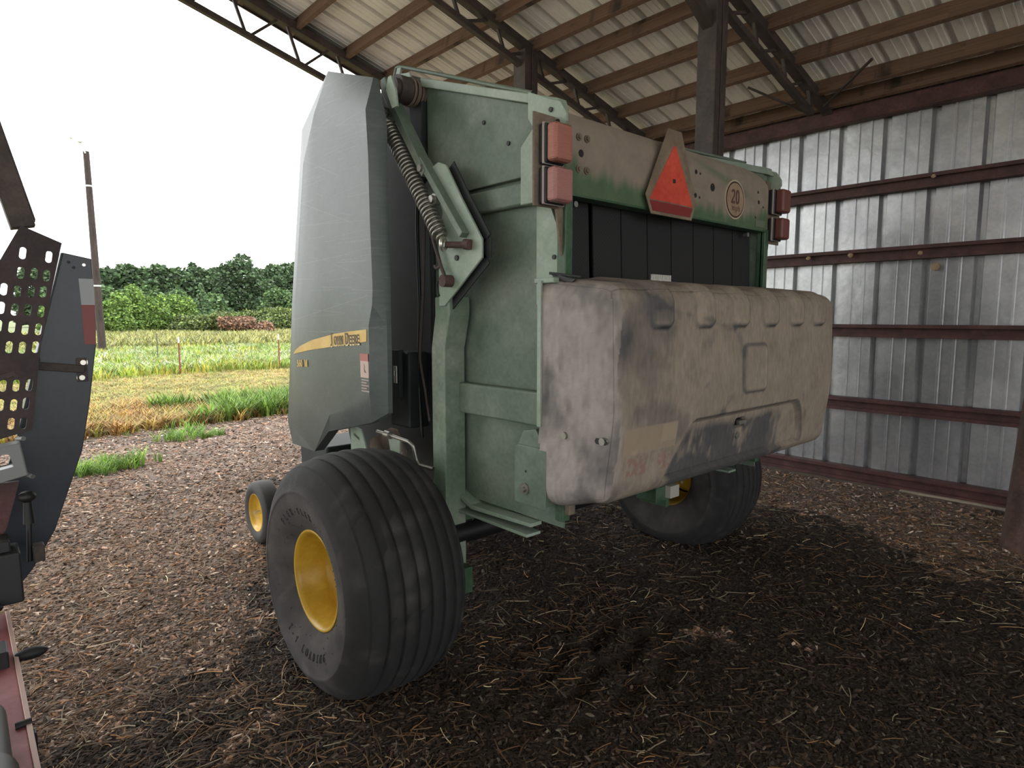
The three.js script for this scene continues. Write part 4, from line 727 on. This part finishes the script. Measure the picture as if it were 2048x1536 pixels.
  // lamps
  const lamp = (x0, x1, y0, y1, m, r) => { const h = holder('tail_lamp', baler); part('housing', [box(x0, x1, y0, y1, -1.655, -1.618, 0.010)], mat.dark, h); part('gasket', box(x0 - 0.002, x1 + 0.002, y0 - 0.002, y1 + 0.002, -1.635, -1.625, 0.003), M({ color: S(150, 140, 134), roughness: 0.6 }), h); part('lens', [box(x0 + 0.004, x1 - 0.004, y0 + 0.004, y1 - 0.004, -1.620, -1.572, 0.014)], m, h, 'ribbed dusty red lens'); return h; };
  lamp(1.605, 1.705, 2.095, 2.235, mat.lensRed); lamp(1.605, 1.710, 1.955, 2.085, M({ color: S(166, 116, 112), roughness: 0.5, bumpMap: mat.lensRed.bumpMap, bumpScale: 0.002 }));
  lamp(3.335, 3.435, 2.105, 2.235, mat.lensDark); lamp(3.335, 3.435, 1.965, 2.085, mat.lensDark);
  // belts
  for (let k = 0; k < 8; k++) {
    const x0 = 1.80 + k * 0.186, gap = k === 0 ? 0.028 : 0.008, x1 = x0 + 0.186 - gap;
    const b = part('baler_belt', polyX([[-1.735, 2.02], [-1.728, 2.02], [-1.708, 1.50], [-1.725, 0.95], [-1.732, 0.95], [-1.716, 1.50]], x0, x1), mat.belt, baler, k === 3 ? 'black belt with a bright lacing' : undefined);
    if (k === 3) part('belt_lacing', [...Array(14)].map((_, i) => box(x0 + 0.012 + i * 0.0112, x0 + 0.0195 + i * 0.0112, 1.700, 1.745, -1.716, -1.706, 0.001)).concat([box(x0 + 0.01, x1 - 0.01, 1.718, 1.724, -1.714, -1.708, 0)]), M({ color: S(196, 194, 186), roughness: 0.35, metalness: 0.6 }), b, 'bright metal belt lacing');
  }
  part('upper_roller', [cyl([1.77, 2.12, -1.78], [3.29, 2.12, -1.78], 0.085, 0.085, 24)], mat.dark, baler);
  part('roller_bolt', [cyl([1.83, 1.985, -1.70], [1.83, 1.985, -1.675], 0.012, 0.012, 8), cyl([3.17, 1.985, -1.70], [3.17, 1.985, -1.675], 0.012, 0.012, 8)], mat.steel, baler);
}
{ // --- moulded rear cover with dust, wiped patches, ribs, emblem and grip recess
  const x0 = 1.63, x1 = 3.47, y0 = 0.885, y1 = 1.70, zb = -1.66, zf = -1.31, r = 0.075;
  const w = x1 - x0, h = y1 - y0, d = (zf - zb) * 2;
  const g0 = new THREE.BoxGeometry(w, h, d, 330, 150, 56);
  const p = g0.attributes.position, keepTop = y1;
  const rr = (a, b, c, lx, ly, cr) => { const qx = Math.abs(a) - lx + cr, qy = Math.abs(b) - ly + cr; return Math.hypot(Math.max(qx, 0), Math.max(qy, 0)) + Math.min(Math.max(qx, qy), 0) - cr; };   // signed distance to a rounded rectangle
  const ridge = [1.965, 2.25, 2.525, 2.79, 3.05, 3.30];
  const recess = (x, y) => { const t = clamp((y - 0.90) / 0.25, 0, 1), l = lerp(1.965, 2.095, sstep(0, 1, t)), rgt = lerp(3.145, 3.085, sstep(0.3, 1, t)); const A = l - x, B = y - 1.152, C = x - rgt, q = 0.07; return Math.hypot(Math.max(A + q, C + q, 0), Math.max(B + q, 0)) + Math.min(Math.max(A, B, C) + q, 0) - q; };
  const hole = (x, y) => rr(x - 2.545, y - 1.095, 0, 0.034, 0.017, 0.010);
  for (let i = 0; i < p.count; i++) {
    let x = p.getX(i), y = p.getY(i), z = p.getZ(i);
    const lx = w / 2 - r, ly = h / 2 - r, lz = d / 2 - r, qx = clamp(x, -lx, lx), qy = clamp(y, -ly, ly), qz = clamp(z, -lz, lz), v = V(x - qx, y - qy, z - qz);
    const nrm = v.length() > 1e-9 ? v.clone().normalize() : V(0, 0, 1); if (v.length() > 1e-9) { v.normalize().multiplyScalar(r); x = qx + v.x; y = qy + v.y; z = qz + v.z; }
    x += (x0 + x1) / 2; y += (y0 + y1) / 2; z += zb;
    let e = 0; const front = sstep(0.15, 0.7, Math.max(nrm.z, 0) + Math.max(nrm.y, 0));
    // rib tongues over the top edge
    for (const xr of ridge) { const dd = Math.max(rr(x - (xr - 0.068), y - 1.80, 0, 0.068, 0.285, 0.035)); e += 0.014 * sstep(0.008, -0.006, dd) * sstep(xr - 0.16, xr - 0.05, x) * sstep(-1.66, -1.60, z); }
    // emblem
    if (nrm.z > 0.9) {
      const em = rr(x - 2.592, y - 1.333, 0, 0.102, 0.100, 0.032); e += 0.008 * sstep(0.006, -0.004, em) - 0.004 * sstep(-0.006, -0.014, em);
      const mark = Math.abs(x - 2.605 - 0.012 * Math.sin((y - 1.333) * 40)); e += 0.003 * sstep(0.012, 0.004, mark) * sstep(0.065, 0.05, Math.abs(y - 1.333));
      e -= 0.028 * sstep(0.008, -0.016, recess(x, y)); e -= 0.03 * sstep(0.006, -0.008, hole(x, y));
    }
    e += 0.004 * fbm(x * 2.2, y * 2.2, z * 2.2, 2);
    x += nrm.x * e; y += nrm.y * e; z += nrm.z * e;
    // gentle crown: top falls towards the rear edge of the machine, front leans in at the foot
    if (y > 1.5) y -= 0.035 * clamp((z - zb) / 0.33, 0, 1) * sstep(1.5, 1.68, y);
    z -= 0.035 * sstep(1.25, 0.9, y) ; z -= 0.012 * sstep(1.2, 1.65, y);
    y -= 0.05 * sstep(-1.40, -1.62, z) * sstep(1.2, 0.9, y) * sstep(1.9, 1.66, x);
    p.setXYZ(i, x, y, z);
  }
  // keep what stands in front of the mounting plane
  const ix = g0.index.array, keep = []; for (let i = 0; i < ix.length; i += 3) if (Math.max(p.getZ(ix[i]), p.getZ(ix[i + 1]), p.getZ(ix[i + 2])) > zb - 0.002) keep.push(ix[i], ix[i + 1], ix[i + 2]);
  g0.setIndex(keep); let g = mergeVertices((() => { const q = new THREE.BufferGeometry(); q.setAttribute('position', p); q.setIndex(keep); return q; })(), 1e-4); g.computeVertexNormals();
  paint(g, (x, y, z, c) => {
    const edge = 0.05 * fbm(x * 6, y * 6, z * 6, 3), onFront = x + edge > 1.668 && x + edge < 3.445, n = 1 + 0.3 * fbm(x * 9, y * 9, z * 9, 4) + 0.42 * fbm(x * 75, y * 22, z * 75, 3), streak = fbm(x * 60, y * 5, z * 60, 2);
    let wipeAndEdge = 0;
    const big = fbm(x * 3.1 + 2, y * 3.1, z * 3.1, 4);
    if (onFront) {
      wipeAndEdge += 0.75 * sstep(0.10, -0.02, Math.hypot((x - 1.72) / 0.55, (y - 1.55) / 0.75) * 0.2 - 0.02) * sstep(-0.15, 0.25, big + 0.2);          // rubbed corner
      wipeAndEdge += 0.5 * sstep(0.0, 0.22, big + 0.10 * streak) * sstep(2.7, 2.0, x);
      const line = (xa, ya, xb, yb, wd) => { const t = clamp(((x - xa) * (xb - xa) + (y - ya) * (yb - ya)) / ((xb - xa) ** 2 + (yb - ya) ** 2), 0, 1), dd = Math.hypot(x - xa - t * (xb - xa), (y - ya - t * (yb - ya))); return sstep(wd, wd * 0.2, dd + 0.05 * fbm(x * 14, y * 14, 6, 3) + 0.015) * (0.55 + 0.9 * clamp(0.5 + fbm(x * 8, y * 8, 9, 2), 0, 1)); };
      wipeAndEdge += 0.65 * line(1.85, 1.60, 2.42, 1.50, 0.035) + 0.6 * line(2.02, 1.20, 2.26, 1.31, 0.022) + 0.5 * line(2.42, 1.5, 2.50, 1.40, 0.05) + 0.7 * line(2.33, 1.16, 2.40, 1.22, 0.05) + 0.55 * line(3.09, 1.17, 3.16, 1.05, 0.035) + 0.5 * line(2.2, 1.145, 3.08, 1.165, 0.012);
      const rc = recess(x, y), inR = sstep(-0.02, -0.075, rc + 0.03 * big); wipeAndEdge += inR * 1.15 * sstep(-0.22, 0.12, fbm(x * 7, y * 4.5, 5, 4) + 0.25 * streak + 0.25 - Math.abs(x - 2.32) * 0.55) + inR * 0.8 * sstep(-0.05, 0.2, fbm(x * 9, y * 4, 8, 3) + 0.2 - Math.abs(x - 2.78) * 1.4);
      wipeAndEdge += 0.6 * sstep(0.012, 0.0, Math.abs(rc)) ;  // dark outline along the recess rim
      wipeAndEdge += 0.6 * sstep(0.02, 0.2, fbm(x * 6 + 1, y * 5, 2, 3)) * sstep(1.0, 0.93, y) * sstep(2.1, 1.9, x);
    } else wipeAndEdge += 0.62 * sstep(-0.05, 0.25, fbm(x * 4, y * 3.4 + 3, z * 6, 4)) + 0.35 * sstep(0.1, 0.3, fbm(z * 9, y * 5, 2, 3));
    for (const xr of ridge) { const dd = Math.abs(rr(x - (xr - 0.068), y - 1.80, 0, 0.068, 0.285, 0.035)); wipeAndEdge += 0.75 * sstep(0.016, 0.004, dd) * sstep(xr - 0.17, xr - 0.08, x) * (y > 1.5 ? 1 : 0); }  // dark outline along the edges of the rib tongues
    const em = Math.abs(rr(x - 2.592, y - 1.333, 0, 0.104, 0.102, 0.032)); if (onFront) wipeAndEdge += 0.75 * sstep(0.012, 0.003, em);  // dark outline around the emblem
    wipeAndEdge = clamp(wipeAndEdge, 0, 1);
    const bm = sstep(1.635, 1.70, x + edge * 1.6), base = [lerp(0.295, 0.252, bm), lerp(0.264, 0.208, bm), lerp(0.25, 0.166, bm)];
    c.setRGB(lerp(base[0], 0.075, wipeAndEdge) * n, lerp(base[1], 0.072, wipeAndEdge) * n, lerp(base[2], 0.075, wipeAndEdge) * n);
    if (onFront && y < 1.165 && y > 1.065 && x > 1.70 && x < 2.02) { c.lerp(new THREE.Color(0.30, 0.235, 0.17), 0.8); if ((x > 1.75 && x < 1.785 && y < 1.085) || (x > 1.92 && y > 1.095 && y < 1.16)) c.multiplyScalar(1.15); }
    if (onFront && y < 1.058 && y > 0.985 && ((x > 1.735 && x < 1.85) || (x > 1.915 && x < 1.995)) && fbm(x * 40, y * 40, 3, 2) > -0.02) c.lerp(new THREE.Color(0.24, 0.09, 0.075), 0.5);
  });
  const m = mat.dust.clone(); m.side = THREE.DoubleSide;
  const cov = part('rear_cover', g, m, baler, 'dust covered moulded black rear cover');
  part('cover_flange', [box(1.622, 1.632, 1.14, 1.685, -1.675, -1.655, 0.002), box(1.63, 1.70, 1.675, 1.695, -1.70, -1.60, 0.004)], mat.greenPale, baler, 'pale green cover flange');
  const bolt = (x, y, z, ax) => part('bolt', ax === 'x' ? [cyl([x - 0.010, y, z], [x + 0.012, y, z], 0.013, 0.015, 14)] : [cyl([x, y, z - 0.01], [x, y, z + 0.012], 0.013, 0.013, 14)], mat.steel, cov);
  bolt(1.63, 1.125, -1.535, 'x');
  part('slot', [polyX([[-1.385, 1.138], [-1.345, 1.138], [-1.338, 1.128], [-1.345, 1.118], [-1.385, 1.118], [-1.392, 1.128]], 1.6255, 1.6285)], mat.black, cov); bolt(1.635, 1.128, -1.36, 'x');
  part('slot', [new THREE.TorusGeometry(0.015, 0.003, 6, 20).translate(1.752, 1.196, -1.330)], mat.black, cov);
  part('latch', [polyZ([[2.515, 1.105], [2.58, 1.105], [2.575, 1.082], [2.56, 1.078], [2.55, 1.09], [2.52, 1.085]], -1.352, -1.336, 0.002), cyl([2.543, 1.035, -1.385], [2.543, 1.035, -1.355], 0.017, 0.015, 12)], mat.steel, cov, 'steel latch and bolt');
  part('latch_hole', [polyZ([[2.515, 1.108], [2.56, 1.112], [2.57, 1.092], [2.545, 1.082], [2.515, 1.084]], -1.372, -1.351)], mat.black, cov);
  part('torn_edge', [polyX([[-1.645, 1.715], [-1.60, 1.705], [-1.55, 1.69], [-1.52, 1.685], [-1.535, 1.675], [-1.62, 1.685]], 1.66, 1.668, 0.001), bar([1.65, 1.712, -1.64], [1.70, 1.695, -1.53], 0.012, 0.010)], mat.dark, cov);
  part('hanging_pin', [box(1.70, 1.735, 0.80, 0.88, -1.60, -1.575, 0.004)], mat.dusty, baler);
}

// ---------------------------------------------------------------- red implement at the left
const imp = thing('hay_implement', 'dark red hay implement with a black guard panel and perforated plate', 'implement', [0.1, 0, -2.7]);
{
  const Z = -3.0;
  const panelMat = M({ map: mottled([34, 41, 51], [43, 50, 60], 6, [1, 1]), roughness: 0.34 });
  const outline = [[0.343, 1.801], [0.436, 1.782], [0.437, 1.55], [0.431, 1.44], [0.398, 1.22], [0.36, 1.019], [0.251, 0.712], [0.17, 0.57], [0.096, 0.481], [0.02, 0.50], [0.05, 0.80], [0.162, 1.10], [0.25, 1.45]];
  const pn = part('guard_panel', [polyZ(outline, Z - 0.02, Z, 0.003), bar([0.343, 1.80, Z - 0.04], [0.162, 1.10, Z - 0.04], 0.01, 0.075, [0, 0, 1]), bar([0.343, 1.797, Z - 0.05], [0.436, 1.778, Z - 0.05], 0.085, 0.008)], panelMat, imp, 'black sheet guard panel');
  part('reflector_tape', [polyZ([[0.388, 1.703], [0.437, 1.703], [0.4365, 1.60], [0.391, 1.60]], Z, Z + 0.0015)], M({ color: S(158, 160, 166), roughness: 0.45 }), pn, 'silver reflective tape');
  part('reflector_tape', [polyZ([[0.391, 1.60], [0.4365, 1.60], [0.431, 1.443], [0.392, 1.443]], Z, Z + 0.0015)], M({ color: S(128, 66, 64), roughness: 0.5 }), pn, 'faded red reflective tape');
  for (const [x, y] of [[0.409, 1.757], [0.375, 1.745], [0.36, 1.765]]) part('bolt_hole', cyl([x, y, Z - 0.002], [x, y, Z + 0.0015], 0.006, 0.006, 10), x > 0.4 ? mat.zinc : mat.black, pn);
  for (const y of [1.372, 1.312]) part('bolt', [cyl([0.382 - (1.372 - y) * 0.12, y, Z], [0.382 - (1.372 - y) * 0.12, y, Z + 0.014], 0.0125, 0.010, 14), cyl([0.382 - (1.372 - y) * 0.12, y, Z], [0.382 - (1.372 - y) * 0.12, y, Z + 0.004], 0.017, 0.017, 16)], mat.zinc, pn);
  part('panel_strut', [bar([0.385, 1.345, Z + 0.012], [0.20, 1.372, Z + 0.035], 0.03, 0.012, [0, 0, 1]), bar([0.23, 1.368, Z + 0.05], [0.02, 1.30, Z + 0.09], 0.022, 0.014, [0, 0, 1]), box(0.36, 0.395, 1.295, 1.39, Z + 0.002, Z + 0.008, 0.002), cyl([0.205, 1.39, Z + 0.02], [0.24, 1.395, Z + 0.035], 0.012, 0.012, 10)], mat.darkSteel, imp, 'rusty panel strut');
  // perforated plate
  const q = 2.93 / 3.0, slotsAt = [[0.215, 1.785], [0.292, 1.776], [0.204, 1.713], [0.243, 1.711], [0.280, 1.706], [0.190, 1.645], [0.230, 1.645], [0.266, 1.646], [0.178, 1.579], [0.216, 1.578], [0.255, 1.573], [0.166, 1.516], [0.204, 1.508], [0.243, 1.506], [0.153, 1.442], [0.191, 1.439], [0.230, 1.440], [0.164, 1.300], [0.202, 1.299], [0.152, 1.228], [0.188, 1.231], [0.14, 1.16], [0.175, 1.158]].concat([[0.178 - 0.04, 1.785 - 0.075], [0.152, 1.652], [0.14, 1.585], [0.128, 1.52], [0.114, 1.446], [0.126, 1.302], [0.114, 1.232]]);
  const slot = ([x, y]) => { const a = 0.010, b = 0.022, o = []; for (let k = 0; k <= 6; k++) { const t = Math.PI * k / 6; o.push([x + a * Math.cos(t) + 0.002, y + b - a + a * Math.sin(t)]); } for (let k = 0; k <= 6; k++) { const t = Math.PI + Math.PI * k / 6; o.push([x + a * Math.cos(t) - 0.002, y - b + a + a * Math.sin(t)]); } return o; };
  part('perforated_plate', [polyZ([[0.215, 1.885], [0.335, 1.83], [0.325, 1.79], [0.25, 1.47], [0.20, 1.13], [0.08, 1.10], [0.085, 1.50], [0.14, 1.74]], -2.94, -2.93, 0, slotsAt.filter(([x, y]) => x > 0.10).map(slot)), polyZ([[0.215, 1.885], [0.335, 1.83], [0.30, 1.80], [0.20, 1.845]], -2.99, -2.94)], M({ map: mottled([52, 42, 44], [66, 53, 54], 12, [2, 2]), roughness: 0.7 }), imp, 'rusty brown plate with rows of slots');
  part('mast', [bar([0.225, 1.88, -2.97], [0.12, 2.35, -3.0], 0.075, 0.05, [0, 0, 1]), bar([0.252, 1.90, -2.97], [0.147, 2.36, -3.0], 0.03, 0.03, [0, 0, 1], 0.012)], mat.darkSteel, imp, 'dark mast');
  // lower frame: red beam, flange, valve block, levers, cylinder
  part('main_beam', [box(-0.03, 0.075, 0.36, 0.50, -2.80, -0.9, 0.006)], M({ map: mottled([132, 70, 74], [156, 96, 98], 16, [1.5, 1.5]), roughness: 0.55 }), imp, 'faded red main beam');
  part('beam_edge', [box(0.072, 0.084, 0.488, 0.506, -2.80, -0.9, 0.002)], M({ color: S(190, 160, 150), roughness: 0.5 }), imp, 'pale worn beam edge');
  part('support_foot', [box(-0.02, 0.06, 0, 0.37, -2.75, -2.67, 0.008), box(-0.08, 0.11, -0.01, 0.02, -2.80, -2.62, 0.004)], mat.redOxide, imp);
  part('bracket_box', [polyZ([[0.03, 1.09], [0.155, 1.105], [0.17, 0.985], [0.03, 0.955]], -2.88, -2.80, 0.004, [[[0.05, 1.07], [0.125, 1.075], [0.135, 1.02], [0.05, 1.005]]]), cyl([0.15, 1.115, -2.84], [0.165, 1.12, -2.80], 0.008, 0.008, 8), cyl([0.168, 0.985, -2.82], [0.182, 0.98, -2.79], 0.008, 0.008, 8)], M({ color: S(122, 124, 124), roughness: 0.45, metalness: 0.4 }), imp, 'grey bracket box');
  part('red_plate', [polyZ([[0.02, 0.96], [0.145, 0.96], [0.10, 0.80], [0.02, 0.62]], -2.86, -2.84)], mat.redOxide, imp);
  part('valve_block', [box(0.0, 0.125, 0.56, 0.74, -2.84, -2.70, 0.008), box(0.02, 0.10, 0.74, 0.78, -2.83, -2.72, 0.006)], mat.dark, imp);
  const knob = (x, y, z) => [new THREE.SphereGeometry(0.026, 16, 12).scale(1.1, 0.8, 1).translate(x, y, z), cyl([x, y - 0.02, z], [x, y - 0.10, z], 0.013, 0.018, 12)];
  part('lever', [cyl([0.155, 0.66, -2.83], [0.163, 0.80, -2.84], 0.009, 0.009, 10), ...knob(0.163, 0.90, -2.84)], mat.black, imp, 'black knobbed lever');
  part('lever', [cyl([0.04, 0.49, -2.66], [0.045, 0.56, -2.66], 0.009, 0.009, 10), new THREE.SphereGeometry(0.03, 16, 12).scale(1.2, 0.6, 1).translate(0.03, 0.575, -2.66)], mat.black, imp);
  part('cylinder_block', [box(0.165, 0.20, 0.66, 0.72, -2.85, -2.80, 0.004)], mat.darkSteel, imp);
  part('wing_handle', [new THREE.SphereGeometry(0.034, 16, 12).scale(1.3, 0.55, 0.6).translate(0.115, 0.50, -2.40), cyl([0.05, 0.48, -2.40], [0.10, 0.498, -2.40], 0.01, 0.012, 10), box(0.02, 0.06, 0.47, 0.55, -2.44, -2.34, 0.006)], mat.dark, imp);
  part('beam_clip', [box(0.08, 0.092, 0.40, 0.48, -1.98, -1.95, 0.004), cyl([0.05, 0.505, -1.97], [0.085, 0.505, -1.97], 0.01, 0.01, 10)], mat.dark, imp);
  part('hydraulic_cylinder', [cyl([-0.02, 0.57, -1.92], [-0.02, 0.57, -1.2], 0.055, 0.055, 28), cyl([-0.02, 0.57, -1.66], [-0.02, 0.57, -1.58], 0.064, 0.064, 28), cyl([-0.02, 0.57, -2.45], [-0.02, 0.57, -1.92], 0.022, 0.022, 16)], M({ color: S(70, 70, 72), roughness: 0.5, metalness: 0.3 }), imp, 'grey hydraulic cylinder');
}
renderer.render(scene, camera);
